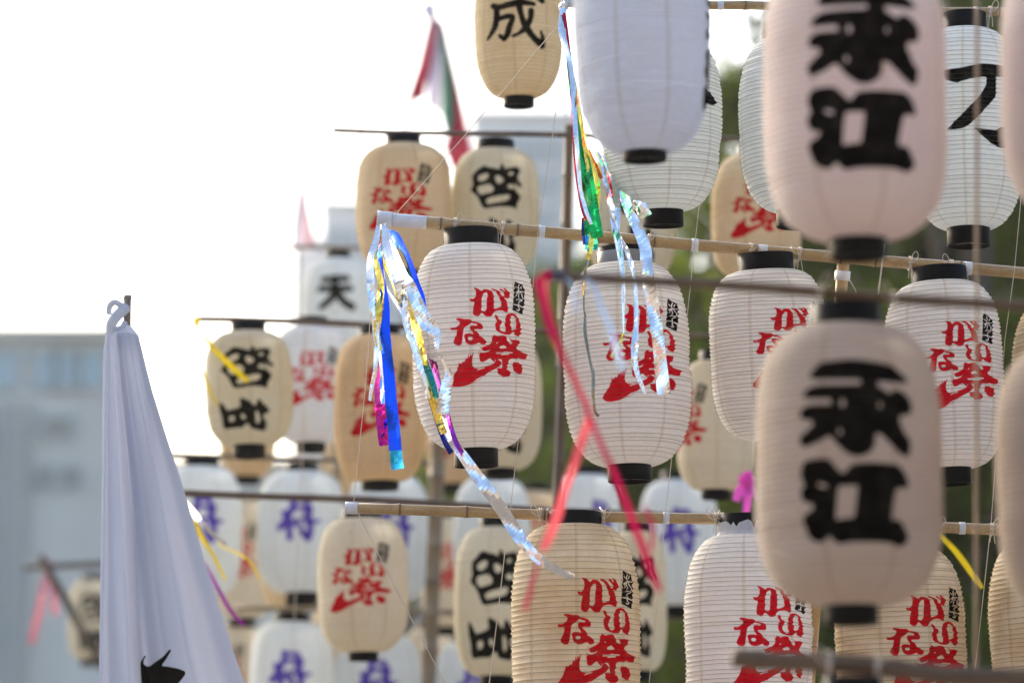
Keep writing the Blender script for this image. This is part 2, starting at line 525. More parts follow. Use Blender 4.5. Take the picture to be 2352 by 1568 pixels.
        for s in ([(1022,112,7),(1018,150,12),(1006,200,10),(1000,295,8)], [(975,150,7),(992,172,10)], [(1060,140,8),(1045,170,11)],
                  [(962,235,8),(1010,212,10),(1078,205,9)], [(990,225,9),(970,262,7),(958,280,5)], [(1030,222,9),(1055,262,10),(1062,300,8)],
                  [(965,325,8),(1005,315,8),(1045,320,9),(1005,348,9)], [(925,398,8),(980,400,11),(1058,418,10)], [(995,360,8),(990,420,10),(1000,465,12),(965,462,8)]):
            A.stroke([(x, y, r * 0.68) for x, y, r in s], white, dphi=dp)
    return A.image('print_festival')


def art_nagae(disc=True):
    A = Art(640, 400).space(501, 706, -275, 1857)
    el = lambda x, y, a, b: [(x + a * math.cos(t), y + b * math.sin(t)) for t in np.linspace(0, 2 * math.pi, 12, endpoint=False)]
    A.poly([(180,190),(240,115),(480,95),(800,120),(870,180),(915,222),(640,215),(575,207),(200,205)], BLK)
    A.poly([(190,290),(570,290),(570,200),(650,200),(650,290),(700,310),(755,350),(790,345),(805,315),(850,320),(905,370),(920,430),(910,475),(850,480),(820,500),(815,540),(835,580),(860,650),(905,690),(895,780),(880,795),(820,760),(760,700),(710,640),(640,625),(620,660),(615,730),(590,775),(530,800),(470,795),(410,755),(360,700),(330,650),(290,640),(220,680),(120,720),(110,660),(140,635),(190,590),(210,560),(190,510),(125,505),(115,470),(150,435),(330,440),(350,420),(330,355),(140,350),(140,335)], BLK,
           [el(403, 412, 45, 52), el(685, 425, 38, 46), el(380, 632, 40, 46)])
    A.poly([(120,860),(200,845),(280,850),(320,890),(370,960),(420,965),(470,890),(600,885),(810,890),(850,930),(885,1025),(800,1020),(770,1070),(750,1150),(735,1270),(760,1300),(820,1295),(850,1340),(880,1390),(870,1430),(830,1452),(780,1430),(700,1420),(420,1425),(370,1440),(330,1425),(310,1380),(270,1380),(230,1420),(190,1425),(140,1390),(110,1290),(115,1250),(170,1220),(200,1180),(190,1140),(120,1125),(105,1060),(140,1010),(110,950)], BLK,
           [[(345,1010),(535,1010),(525,1100),(500,1280),(390,1290),(310,1300),(325,1100)], [(180,985),(250,985),(310,1020),(290,1060),(240,1060),(190,1030)]])
    for dp in (math.pi, -math.pi) if disc else ():       # plain red disc printed on the far side of the paper
        A.poly(el(501, 790, 420, 560), (0.80, 0.03, 0.05), dphi=dp)
    return A.fatten(4).image('print_two_characters' if disc else 'print_two_characters_only')


def art_keisei():
    A = Art(640, 400).space(643, 569, 3, 1568)
    A.poly([(340,400),(470,295),(560,325),(640,340),(700,360),(725,280),(750,300),(760,345),(830,330),(930,305),(970,345),(940,400),(920,440),(940,490),(990,545),(960,570),(910,520),(870,500),(900,560),(890,610),(940,650),(965,700),(930,760),(905,800),(905,865),(850,840),(700,835),(560,855),(490,860),(450,790),(420,720),(370,660),(315,615),(350,540),(340,470)], BLK,
           [[(395,450),(430,410),(530,385),(560,420),(540,470),(470,510),(410,500)], [(385,590),(430,555),(560,535),(630,600),(610,650),(530,670),(440,690),(400,640)],
            [(620,440),(680,420),(750,470),(760,500),(690,550),(640,520)], [(800,390),(850,365),(890,390),(860,430),(810,430)], [(780,570),(830,530),(890,550),(900,600),(820,610)],
            [(500,760),(560,720),(820,665),(840,720),(790,770),(640,800),(530,820)]])
    A.space(640, 666, -254, 1510)
    A.poly([(230,900),(270,940),(340,1060),(450,1030),(560,1000),(545,870),(590,870),(700,930),(760,1000),(800,960),(820,880),(870,930),(980,1040),(970,1080),(900,1100),(890,1160),(950,1220),(960,1290),(950,1350),(850,1340),(720,1320),(680,1260),(640,1240),(560,1310),(400,1310),(240,1320),(230,1280),(250,1150),(230,1050)], BLK,
           [[(340,1150),(400,1110),(470,1150),(430,1220),(350,1230)], [(530,1130),(590,1090),(640,1150),(620,1210),(560,1190)], [(760,1090),(800,1050),(850,1120),(870,1200),(830,1270),(780,1240)]])
    return A.fatten(2).image('print_block_characters')


def art_sei():
    A = Art(640, 400).space(694, 605, -801, 1394)
    for s in ([(340,240,25),(450,265,28),(700,215,35),(890,235,18)], [(390,270,28),(385,420,30),(350,560,28),(265,680,12)],
              [(400,425,18),(520,400,25),(600,410,22),(560,530,28),(530,640,28),(480,700,22),(430,655,15)],
              [(640,20,35),(700,90,32),(690,250,32),(720,400,25),(780,550,35),(880,680,32),(1000,775,38)], [(1000,775,30),(1010,680,20),(985,600,8)],
              [(850,330,30),(840,430,25),(770,560,30),(690,630,15),(600,670,10)], [(890,85,22),(950,130,32),(1005,180,28)]):
        A.stroke([(x, y, r * 1.12) for x, y, r in s], BLK)
    A.stroke([(450,-480,30),(900,-480,32)], BLK); A.stroke([(680,-620,34),(680,-180,34)], BLK); A.stroke([(420,-180,28),(930,-180,30)], BLK)
    return A.fatten(2).image('print_brush_character')


def art_fu():
    A = Art(1024, 512).space(552, 634, -218, 2050)
    A.poly([(240,365),(390,355),(550,320),(740,287),(870,290),(1000,300),(1000,420),(880,425),(850,430),(830,660),(750,755),(640,880),(540,975),(440,1030),(360,1042),(270,1037),(310,995),(400,910),(500,810),(640,670),(720,545),(735,460),(720,437),(570,455),(430,495),(400,515),(330,490),(270,460)], BLK)
    A.poly([(560,1020),(700,1040),(830,1045),(890,990),(960,1000),(960,1230),(870,1237),(760,1190),(660,1115)], BLK)
    return A.image('print_large_brush')


def art_bars():
    A = Art(1024, 512).space(1518, 138, 90, 490)
    A.poly([(1420,160),(1500,165),(1560,158),(1606,160),(1618,172),(1614,182),(1622,196),(1600,200),(1540,196),(1470,205),(1425,195)], BLK)
    A.poly([(1430,235),(1520,240),(1600,230),(1618,228),(1632,236),(1636,246),(1643,254),(1630,262),(1600,256),(1500,262),(1440,270)], BLK)
    A.poly([(1500,120),(1530,125),(1522,300),(1470,360),(1440,350),(1495,290)], BLK)
    return A.image('print_brush_bars')


def art_toku():
    A = Art(512, 320).space(905, 975, -444, 2385)
    for s in ([(770,300,50),(765,520,55),(660,650,75),(650,800,85),(490,950,60)], [(560,600,40),(660,640,50)], [(690,900,55),(710,1215,52)],
              [(780,860,55),(920,880,50),(950,1010,42),(1110,1200,75)], [(1060,330,45),(1150,540,68),(1090,680,50),(1140,760,75),(1220,830,50),(1370,800,22)],
              [(800,520,35),(930,500,40),(1080,560,45)], [(1080,850,40),(1180,960,48),(1130,1150,60)], [(760,330,40),(1060,340,40)], [(860,760,25),(1050,740,30)]):
        A.stroke([(x, y, r * 1.2) for x, y, r in s], PUR)
    return A.fatten(1).image('print_purple')


def art_ten():
    A = Art(512, 320).space(775, 85, 595, 850)
    for s in ([(745,652,5),(802,650,5)], [(738,672,5),(808,672,5)], [(774,650,6),(768,690,6),(742,712,5)], [(776,675,6),(792,700,6),(812,712,6)]):
        A.stroke([(x, y, r * 1.5) for x, y, r in s], BLK)
    return A.image('print_sky_character')


ART = {'festival': art_festival(), 'nagae': art_nagae(), 'nagae_one': art_nagae(False), 'keisei': art_keisei(), 'sei': art_sei(), 'fu': art_fu(), 'bars': art_bars(), 'toku': art_toku(), 'ten': art_ten(), 'blank': None}
TONE = {   # paper colour, stain colour, stain amount
    'white': ((0.835, 0.845, 0.835), (0.74, 0.70, 0.61), 0.28),
    'cool': ((0.83, 0.865, 0.87), (0.68, 0.66, 0.60), 0.25),
    'ivory': ((0.77, 0.74, 0.63), (0.66, 0.55, 0.36), 0.45),
    'cream': ((0.78, 0.70, 0.53), (0.64, 0.48, 0.26), 0.55),
    'tan': ((0.77, 0.66, 0.47), (0.60, 0.43, 0.22), 0.55),
    'aged': ((0.76, 0.71, 0.58), (0.56, 0.43, 0.24), 0.90),
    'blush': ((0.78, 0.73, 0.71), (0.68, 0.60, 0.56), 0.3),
    'beige_shaded': ((0.60, 0.55, 0.49), (0.48, 0.39, 0.30), 0.35),  # older beige paper, darkened to carry the shade on the lower close lanterns
    'bluish': ((0.72, 0.77, 0.87), (0.62, 0.60, 0.62), 0.25),
}
_pm = {}
def paper(kind, tone):
    if (kind, tone) not in _pm:
        c, s, a = TONE[tone]
        _pm[(kind, tone)] = mat_paper('paper_%s_%s' % (tone, kind), c, ART[kind], s, a)
    return _pm[(kind, tone)]


# ------------------------------------------------------------------ ground, buildings, trees
M_GROUND = mat_simple('plaza_paving', (0.17, 0.15, 0.13), 0.9, noise=0.25, nscale=0.6, bump=0.3, bscale=20)
g = obj('ground', [(-900, -300, 0), (900, -300, 0), (900, 1500, 0), (-900, 1500, 0)], [(0, 1, 2, 3)], M_GROUND, smooth=False)
tag(g, kind='structure')

M_WALL_GREY = mat_simple('tower_grey_render', (0.83, 0.80, 0.77), 0.85, noise=0.08, nscale=0.5)
M_WALL_PALE = mat_simple('tower_pale_render', (0.83, 0.83, 0.85), 0.85, noise=0.06, nscale=0.5)
M_WALL_BEIGE = mat_simple('podium_beige_render', (0.46, 0.41, 0.34), 0.85, noise=0.15, nscale=0.4)
M_WALL_BLUE = mat_simple('hall_bluegrey_panels', (0.56, 0.58, 0.55), 0.8, noise=0.1, nscale=0.3)
M_WALL_SLATE = mat_simple('hall_slate_panels', (0.34, 0.375, 0.375), 0.8, noise=0.1, nscale=0.3)
M_GLASS = mat_simple('window_glass', (0.56, 0.57, 0.57), 0.3, spec=0.6)
M_GLASS_BLUE = mat_simple('window_blue_glass', (0.30, 0.45, 0.52), 0.25, spec=0.6)
M_DARK = mat_simple('recess_dark', (0.28, 0.30, 0.28), 0.7)
M_FRAME = mat_simple('window_frame_metal', (0.38, 0.46, 0.49), 0.5)


def block(name, parent, org, x0, x1, ytop, d, depth, mat, ybot=None):
    a, b = at(x0, ytop, d), at(x1, ytop, d)
    z0 = 0.0 if ybot is None else at(x0, ybot, d).z
    v, f = box(a.x, b.x, a.y, a.y + depth, z0, a.z)
    return obj(name, local(v, org), f, mat, parent, smooth=False)


def window(parent, org, x0, x1, y0, y1, d, front_y, glass):
    """recessed pane inside a proud frame on the wall face at world y = front_y"""
    a, b = at(x0, y0, d), at(x1, y1, d)
    t = 0.09
    X0, X1, Z0, Z1 = a.x, b.x, b.z, a.z
    fr = merge(box(X0 - t, X0, front_y - 0.12, front_y - 0.003, Z0 - t, Z1 + t), box(X1, X1 + t, front_y - 0.12, front_y - 0.003, Z0 - t, Z1 + t),
               box(X0, X1, front_y - 0.12, front_y - 0.003, Z1, Z1 + t), box(X0, X1, front_y - 0.12, front_y - 0.003, Z0 - t, Z0))
    o = obj('window', local(fr[0], org), fr[1], M_FRAME, parent, smooth=False)
    v, f = box(X0, X1, front_y - 0.05, front_y - 0.003, Z0, Z1)
    obj('pane', local(v, org), f, glass, o, smooth=False)


# grey stepped tower block behind the lanterns
D1 = 110.0
o1 = at(900, 1050, D1); o1.z = 0
tower = thing('tower_block', 'pale grey stepped tower block rising behind the lanterns against the white sky', 'building', o1)
block('wall', tower, o1, 1085, 1330, 258, D1, 14, M_WALL_GREY)
block('wall', tower, o1, 738, 1085, 464, D1 + 1.0, 14, M_WALL_GREY)
block('wall', tower, o1, 672, 738, 545, D1 + 2.0, 12, M_WALL_PALE)
block('podium', tower, o1, 372, 1400, 1052, D1 - 3.0, 3.0, M_WALL_BEIGE)
block('parapet', tower, o1, 1080, 1335, 252, D1 - 0.2, 15, M_WALL_PALE, 260)
block('parapet', tower, o1, 733, 1084, 459, D1 + 0.8, 15, M_WALL_PALE, 466)
fy = at(1100, 258, D1).y
for k in range(9):
    for j in range(3):
        window(tower, o1, 1105 + j * 75, 1155 + j * 75, 330 + k * 82, 372 + k * 82, D1, at(1100, 258, D1).y, M_GLASS)
for k in range(6):
    for j in range(4):
        window(tower, o1, 760 + j * 80, 812 + j * 80, 540 + k * 82, 582 + k * 82, D1 + 1.0, at(738, 464, D1 + 1.0).y, M_GLASS)
for j in range(9):
    for k in range(3):
        window(tower, o1, 395 + j * 105, 465 + j * 105, 1120 + k * 150, 1195 + k * 150, D1 - 3.0, at(372, 1052, D1 - 3.0).y, M_GLASS)

# blue-grey hall at the left edge
D2 = 90.0
o2 = at(0, 755, D2); o2.z = 0
hall = thing('hall_building', 'blurred blue grey flat roofed building behind the white banner at the left edge', 'building', o2)
block('wall', hall, o2, -900, 262, 757, D2, 3.0, M_WALL_BLUE)
block('stair_bay', hall, o2, -420, 66, 925, D2 - 0.6, 0.6, M_WALL_SLATE)
block('parapet', hall, o2, -910, 268, 750, D2 - 0.3, 3.5, M_WALL_BLUE, 772)
fy = at(0, 757, D2).y
for x0, x1 in ((-330, -240), (-200, -110), (-60, 42), (84, 128), (134, 178), (184, 236)):
    window(hall, o2, x0, x1, 812, 890, D2, fy, M_GLASS_BLUE)
for x0, x1, y0, y1 in ((108, 168, 968, 1006), (92, 128, 1084, 1124), (150, 190, 1084, 1124)):
    window(hall, o2, x0, x1, y0, y1, D2, fy, M_DARK)
fy2 = at(0, 925, D2 - 0.6).y
for k in range(4):
    window(hall, o2, -60, 0, 985 + k * 150, 1065 + k * 150, D2 - 0.6, fy2, M_DARK)


# unseen building row added behind the camera to block low light on the lanterns
M_SHADE_ROW = mat_simple('shade_row_plain', (0.20, 0.18, 0.16), 0.8, noise=0.3, nscale=0.3)
parts, xx = [], -70.0
while xx < 70:
    w_ = random.uniform(7, 13)
    parts.append(box(xx, xx + w_ - 0.02, -22.0 - random.uniform(0, 0.6), -11.0 - random.uniform(0, 0.8), 0.0, random.uniform(8.5, 13.0)))
    xx += w_
v, f = merge(*parts)
tag(obj('unseen_shade_row', v, f, M_SHADE_ROW, smooth=False), kind='structure')


def mat_leaf(name, dark, light, trans=0.45):
    m, nt, out = new_mat(name)
    ge = N(nt, 'ShaderNodeNewGeometry')
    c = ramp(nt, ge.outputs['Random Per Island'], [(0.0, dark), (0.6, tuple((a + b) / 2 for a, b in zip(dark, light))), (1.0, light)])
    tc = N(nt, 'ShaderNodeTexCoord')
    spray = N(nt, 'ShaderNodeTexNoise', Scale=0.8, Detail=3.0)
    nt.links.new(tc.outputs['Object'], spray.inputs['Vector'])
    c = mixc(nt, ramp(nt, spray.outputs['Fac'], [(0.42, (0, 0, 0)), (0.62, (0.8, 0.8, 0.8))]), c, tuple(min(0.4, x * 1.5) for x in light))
    d = N(nt, 'ShaderNodeBsdfDiffuse'); t = N(nt, 'ShaderNodeBsdfTranslucent')
    mx = N(nt, 'ShaderNodeMixShader', Fac=trans)
    nt.links.new(c, d.inputs['Color']); nt.links.new(c, t.inputs['Color'])
    nt.links.new(d.outputs[0], mx.inputs[1]); nt.links.new(t.outputs[0], mx.inputs[2])
    nt.links.new(mx.outputs[0], out.inputs['Surface'])
    return m

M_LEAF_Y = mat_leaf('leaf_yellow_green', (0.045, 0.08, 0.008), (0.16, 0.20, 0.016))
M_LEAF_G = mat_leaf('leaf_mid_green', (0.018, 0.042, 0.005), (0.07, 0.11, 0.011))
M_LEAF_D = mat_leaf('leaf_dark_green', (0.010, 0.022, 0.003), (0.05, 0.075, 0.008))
M_BARK = mat_simple('bark', (0.10, 0.08, 0.06), 0.9, noise=0.3, nscale=4)


def tree(label, px, top_py, d, width, crown_h, leaf, n=9000, size=0.16):
    top = at(px, top_py, d)
    base = Vector((top.x, top.y, 0))
    t = thing('tree', label, 'tree', base, group='trees behind the lantern poles')
    H = top.z
    zc = max(H - crown_h, 0.6)
    limbs = [tube([(0, 0, -0.2), (0.1, 0, zc * 0.5), (-0.05, 0.1, zc + crown_h * 0.35), (0.1, 0, zc + crown_h * 0.7)], [0.26, 0.21, 0.15, 0.05], 8)]
    blobs = []
    nb = 34
    for k in range(nb):
        h = RNG.uniform(0.04, 0.97)
        rr = math.sqrt(max(0.03, 1 - abs(2 * h - 0.85) ** 2.2)) * width / 2 * math.sqrt(RNG.uniform(0.15, 1.0))
        a = RNG.uniform(0, 2 * math.pi)
        c = np.array([rr * math.cos(a), rr * math.sin(a), zc + h * crown_h])
        blobs.append((c, RNG.uniform(0.10, 0.20) * width))
        if k % 3 == 0:
            limbs.append(tube([(0, 0, zc * 0.8 + h * crown_h * 0.4), tuple(c * np.array([0.5, 0.5, 1]) - np.array([0, 0, crown_h * 0.1])), tuple(c)], [0.09, 0.06, 0.02], 5))
    v, f = merge(*limbs)
    obj('trunk', v, f, M_BARK, t)
    which = RNG.integers(0, nb, n)
    C = np.array([b[0] for b in blobs])[which]
    Rb = np.array([b[1] for b in blobs])[which]
    dirs = RNG.normal(size=(n, 3)); dirs /= np.linalg.norm(dirs, axis=1)[:, None]
    P = C + dirs * (Rb * RNG.uniform(0.35, 1.08, n) ** 0.6)[:, None] * np.array([1, 1, 0.7])
    P[:, 2] = np.clip(P[:, 2], 0.3, None)
    a = RNG.normal(size=(n, 3)); a /= np.linalg.norm(a, axis=1)[:, None]
    b = np.cross(a, RNG.normal(size=(n, 3))); b /= np.linalg.norm(b, axis=1)[:, None]
    s = (size * RNG.uniform(0.6, 1.3, n))[:, None]
    V = np.stack([P - a * s * 0.5, P + b * s * 0.28, P + a * s * 0.5, P - b * s * 0.28], 1).reshape(-1, 3)
    F = np.arange(4 * n).reshape(n, 4).tolist()
    obj('crown', V, F, leaf, t, smooth=False)
    return t


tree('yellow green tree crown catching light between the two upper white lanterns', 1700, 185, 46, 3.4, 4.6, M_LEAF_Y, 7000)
tree('mid green tree filling the gap right of the middle bamboo mast', 1480, 520, 50, 4.0, 5.0, M_LEAF_G, 8000)
tree('muted green tree behind the gap between the two front red printed lanterns', 1235, 640, 56, 3.0, 4.5, M_LEAF_G, 6000)
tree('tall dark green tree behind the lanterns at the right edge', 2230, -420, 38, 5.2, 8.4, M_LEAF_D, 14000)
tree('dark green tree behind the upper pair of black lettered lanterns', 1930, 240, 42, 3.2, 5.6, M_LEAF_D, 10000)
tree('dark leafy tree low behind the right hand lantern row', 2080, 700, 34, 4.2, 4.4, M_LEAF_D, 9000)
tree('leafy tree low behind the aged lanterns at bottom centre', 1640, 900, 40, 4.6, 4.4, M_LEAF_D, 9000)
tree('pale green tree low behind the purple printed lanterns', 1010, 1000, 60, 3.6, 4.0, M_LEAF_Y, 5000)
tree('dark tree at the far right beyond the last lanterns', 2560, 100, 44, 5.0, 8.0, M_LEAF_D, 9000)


def woods():
    """far wood behind the festival ground, one continuous mass of foliage"""
    d, nb, n = 60.0, 620, 66000
    bx = RNG.uniform(1180, 2900, nb)
    top = np.interp(bx, [1180, 1250, 1640, 1690, 1990, 2080, 2200, 2900], [690, 640, 560, 300, 280, -80, -380, -460])
    by = top + 60 + (1980 - top) * RNG.uniform(0, 1, nb)
    C = np.array([tuple(at(x, y, d + RNG.uniform(-5, 5))) for x, y in zip(bx, by)])
    Rb = RNG.uniform(0.7, 1.5, nb)
    w = RNG.integers(0, nb, n)
    dirs = RNG.normal(size=(n, 3)); dirs[:, 2] += 0.35
    dirs /= np.linalg.norm(dirs, axis=1)[:, None]
    P = C[w] + dirs * (Rb[w] * RNG.uniform(0.5, 1.05, n))[:, None] * np.array([1, 1, 0.75])
    P[:, 2] = np.clip(P[:, 2], 0.2, None)
    a = RNG.normal(size=(n, 3)); a /= np.linalg.norm(a, axis=1)[:, None]
    b = np.cross(a, RNG.normal(size=(n, 3))); b /= np.linalg.norm(b, axis=1)[:, None]
    s = (0.30 * RNG.uniform(0.6, 1.3, n))[:, None]
    V = np.stack([P - a * s * 0.5, P + b * s * 0.3, P + a * s * 0.5, P - b * s * 0.3], 1).reshape(-1, 3)
    o = obj('woods', V, np.arange(4 * n).reshape(n, 4).tolist(), M_LEAF_W, None, smooth=False)
    tag(o, 'far green wood behind the lanterns on the right', 'woods', kind='stuff')

M_LEAF_W = mat_leaf('leaf_far_wood', (0.012, 0.028, 0.004), (0.065, 0.095, 0.010))
woods()


# ------------------------------------------------------------------ evening haze
v, f = box(-950, 950, -350, 1550, -1.0, 34.0)
haze_mat, nt, out = new_mat('thin_evening_haze')
pv = N(nt, 'ShaderNodeVolumePrincipled', Density=0.0004, Anisotropy=0.55)
pv.inputs['Color'].default_value = (0.98, 0.95, 0.90, 1)
nt.links.new(pv.outputs['Volume'], out.inputs['Volume'])
tag(obj('haze', v, f, haze_mat, smooth=False), 'thin bright haze over the festival ground', 'haze', kind='stuff')


# ------------------------------------------------------------------ bamboo poles
def pole(label, p0, p1, d0, d1, dia_px, mat, nodes_px=None, tapes=(), ties=(), group='horizontal bamboo lantern poles', name='bamboo_pole', dia1=None, spacing=170.0, tape_mat=None):
    """p0, p1: frame points; tapes: list of (px_start, px_end); ties: list of px positions along x"""
    A, B = at(*p0, d0), at(*p1, d1)
    t = thing(name, label, 'bamboo pole', A, group=group)
    L = (B - A).length
    r0 = dia_px / 2 * d0 / FPX
    r1 = (dia1 if dia1 is not None else dia_px) / 2 * d1 / FPX
    ax = (B - A) / L
    sp = spacing * d0 / FPX
    s_nodes, s = [], sp * random.uniform(0.3, 0.8)
    if nodes_px:
        s_nodes = [((x - p0[0]) / (p1[0] - p0[0])) * L for x in nodes_px]
        s = max(s_nodes) + sp
    while s < L - 0.02:
        s_nodes.append(s); s += sp * random.uniform(0.8, 1.25)
    st = [(0.0, 1.0, 0.0)]
    for sn in sorted(s_nodes):
        for ds, k, nd in ((-0.030, 1.0, 0), (-0.010, 1.05, 0), (-0.003, 1.15, 0.1), (0.0, 1.14, 0.9), (0.002, 1.03, 0.9), (0.006, 1.09, 0.15), (0.016, 1.0, 0), (0.03, 0.985, 0)):
            q = sn + ds * min(1.0, r0 / 0.016)
            if 0.001 < q < L - 0.001: st.append((q, k, nd))
    st.append((L, 1.0, 0.0))
    st.sort()
    bend = [random.uniform(-1, 1) * 0.0015 for _ in range(8)]
    seg = 18
    ref = ax.cross(VF).normalized() if abs(ax.dot(VF)) < 0.9 else VX
    b2 = ax.cross(ref)
    def center(q):
        w = sum(bend[i] * math.sin((i + 1) * math.pi * q / L) for i in range(4))
        return ax * q + ref * w * 2.0
    V, nd = [], []
    for q, k, n_ in st:
        rr = (r0 + (r1 - r0) * q / L) * k
        for i in range(seg):
            a = 2 * math.pi * i / seg
            V.append(center(q) + (ref * math.cos(a) + b2 * math.sin(a)) * rr); nd.append(n_)
    F = grid_faces(len(st), seg, True)
    F.append(list(range(seg))[::-1]); F.append([(len(st) - 1) * seg + i for i in range(seg)])
    obj('culm', V, F, mat, t, attr={'node': nd})

    def ring(q0, q1, k, name, m, rough=0.0, rows=6):
        V = []
        for j in range(rows + 1):
            q = q0 + (q1 - q0) * j / rows
            rr = (r0 + (r1 - r0) * q / L)
            for i in range(seg):
                a = 2 * math.pi * i / seg
                V.append(center(q) + (ref * math.cos(a) + b2 * math.sin(a)) * (rr * k + random.uniform(0, rough)))
        F = grid_faces(rows + 1, seg, True)
        F.append(list(range(seg))[::-1]); F.append([rows * seg + i for i in range(seg)])
        return obj(name, V, F, m, t)
    for a, b, *opt in tapes:
        q0, q1 = [((x - p0[0]) / (p1[0] - p0[0])) * L for x in (a, b)]
        ring(q0, q1, 1.09 if not opt else 1.28, 'tape', tape_mat or M_TAPE, 0.0010 if not opt else 0.0045, max(3, int((q1 - q0) / 0.012)))
    for x in ties:
        q = ((x - p0[0]) / (p1[0] - p0[0])) * L
        rr = (r0 + (r1 - r0) * q / L)
        c = center(q)
        parts = []
        for kk in range(2):
            pts = []
            for i in range(13):
                a = 2 * math.pi * i / 12
                pts.append(c + ax * (kk * 0.004 + 0.003 * math.sin(a + kk)) + (ref * math.cos(a) + b2 * math.sin(a)) * (rr * 1.16 + 0.001))
            parts.append(tube(pts, 0.0013, 5))
        front = -VF * (rr * 1.25 + 0.002)
        k0 = c + front + VU * random.uniform(-0.004, 0.006)
        parts.append(tube([k0 - VX * 0.004, k0 + VU * 0.003, k0 + VX * 0.004], [0.002, 0.004, 0.002], 6))
        sg = random.choice((-1, 1))
        loop = [k0, k0 + VX * 0.008 * sg + VU * 0.024, k0 + VX * 0.018 * sg + VU * 0.034, k0 + VX * 0.024 * sg + VU * 0.020, k0 + VX * 0.012 * sg + VU * 0.004, k0]
        parts.append(tube(catmull([tuple(p) for p in loop], 4), 0.0011, 5))
        for s2 in (1, -0.4):
            dr = random.uniform(0.03, 0.052)
            tail = [k0, k0 + VX * 0.006 * s2 - VU * dr * 0.4, k0 + VX * random.uniform(0.006, 0.016) * s2 - VU * dr]
            parts.append(tube(catmull([tuple(p) for p in tail], 4), 0.0012, 5))
        v, f = merge(*parts)
        obj('string_tie', v, f, M_STRING, t)
    t['_len'] = L
    del t['_len']
    return t


DM = 11.0
pole('front sharp bamboo pole with white taped tip over four red printed lanterns', (868, 502), (2440, 635), DM, DM, 27, M_BAMBOO,
     nodes_px=[1012, 1188, 1372, 1502, 1735, 1930, 2010, 2205], tapes=[(866, 900, 1), (898, 980), (1238, 1252), (1588, 1604), (1742, 1762), (2216, 2232)], ties=[1043, 1152, 1488, 1722, 1834, 2088, 2182])
pole('lower sharp bamboo pole, white tip, above the aged lanterns at bottom', (793, 1166), (2440, 1221), DM, DM, 25, M_BAMBOO,
     nodes_px=[918, 1072, 1250, 1372, 1680, 1960], tapes=[(793, 822), (1523, 1537), (2203, 2217)], ties=[1238, 1384, 1641, 1655, 2150, 2276])
pole('upper bamboo pole at the top edge with white tape bands', (1292, 6), (2440, 30), 10.75, 10.75, 20, M_BAMBOO, tapes=[(1288, 1306, 1), (1305, 1318), (1648, 1662), (2236, 2246)], ties=[2140, 2272])
pole('close blurred bamboo pole carrying pink streamers across the middle', (1252, 630), (2480, 714), 7.6, 7.6, 24, M_BAMBOO_DK, tapes=[(1252, 1300)], ties=[1880, 2050], tape_mat=M_DARKTAPE)
pole('close blurred bamboo pole at the bottom right corner', (1682, 1508), (2480, 1566), 7.35, 7.35, 44, M_BAMBOO_DK, ties=[1900, 2010])
pole('close bamboo pole above the frame holding the largest lanterns', (1280, -196), (2640, -150), 7.6, 7.6, 24, M_BAMBOO_DK)
pole('thin blurred bamboo pole against the white sky over the cream lantern', (765, 299), (1860, 326), 14.3, 14.3, 12, M_BAMBOO_DK, spacing=120)
pole('blurred bamboo pole with yellow streamer end over the small block lettered lantern', (448, 732), (1770, 776), 15.0, 15.0, 14, M_BAMBOO_DK, spacing=130)
pole('blurred bamboo pole crossing the purple printed lanterns beside the banner', (405, 1131), (1720, 1192), 14.7, 14.7, 16, M_BAMBOO_DK, spacing=130)
pole('far blurred bamboo pole low behind the purple printed lanterns', (540, 1396), (1760, 1420), 18.1, 18.1, 13, M_BAMBOO_PALE, spacing=130)
pole('far blurred bamboo pole holding the upper row of purple printed lanterns', (372, 1042), (1010, 1064), 18.0, 18.0, 11, M_BAMBOO_DK, spacing=130)
pole('faint far bamboo pole over the lantern with the sky character', (600, 566), (960, 572), 19.0, 19.0, 10, M_BAMBOO_PALE)
pole('far crossbar pole with faded pink streamers left of the banner', (55, 1302), (420, 1288), 24.0, 24.0, 14, M_BAMBOO_OLD)
pole('far slanting bamboo strut left of the white banner', (92, 1276), (300, 1640), 22.8, 22.8, 19, M_BAMBOO_OLD, group='bamboo masts and struts', name='bamboo_strut')


def mast(label, p_top, p_low, d, dia, mat, tapes=()):
    T, Lw = at(*p_top, d), at(*p_low, d)
    k = T.z / (T.z - Lw.z)
    y_end = p_top[1] + (p_low[1] - p_top[1]) * k
    x_end = p_top[0] + (p_low[0] - p_top[0]) * k
    Bt = T + (Lw - T) * k
    t = thing('bamboo_mast', label, 'bamboo mast', Bt, group='bamboo masts and struts')
    n = 26
    r = dia / 2 * d / FPX
    pts, rad, nd = [], [], []
    for i in range(n):
        for ds, kk, q in ((0, 1.0, 0), (0.955, 1.02, 0), (0.97, 1.13, 0.8), (0.985, 1.05, 0.5)):
            s = (i + ds) / n
            pts.append((T - Bt) * s); rad.append(r * kk * (1.12 - 0.2 * s)); nd += [q] * 14
    v, f = tube(pts, rad, 14)
    obj('culm', v, f, mat, t, attr={'node': nd})
    for (a, b) in tapes:
        P0 = T + (Lw - T) * ((a - p_top[1]) / (p_low[1] - p_top[1])); P1 = T + (Lw - T) * ((b - p_top[1]) / (p_low[1] - p_top[1]))
        v, f = tube([P0 - Bt, (P0 + P1) / 2 - Bt, P1 - Bt], [r * 1.2] * 3, 14)
        obj('tape', v, f, M_TAPE, t)
    return t


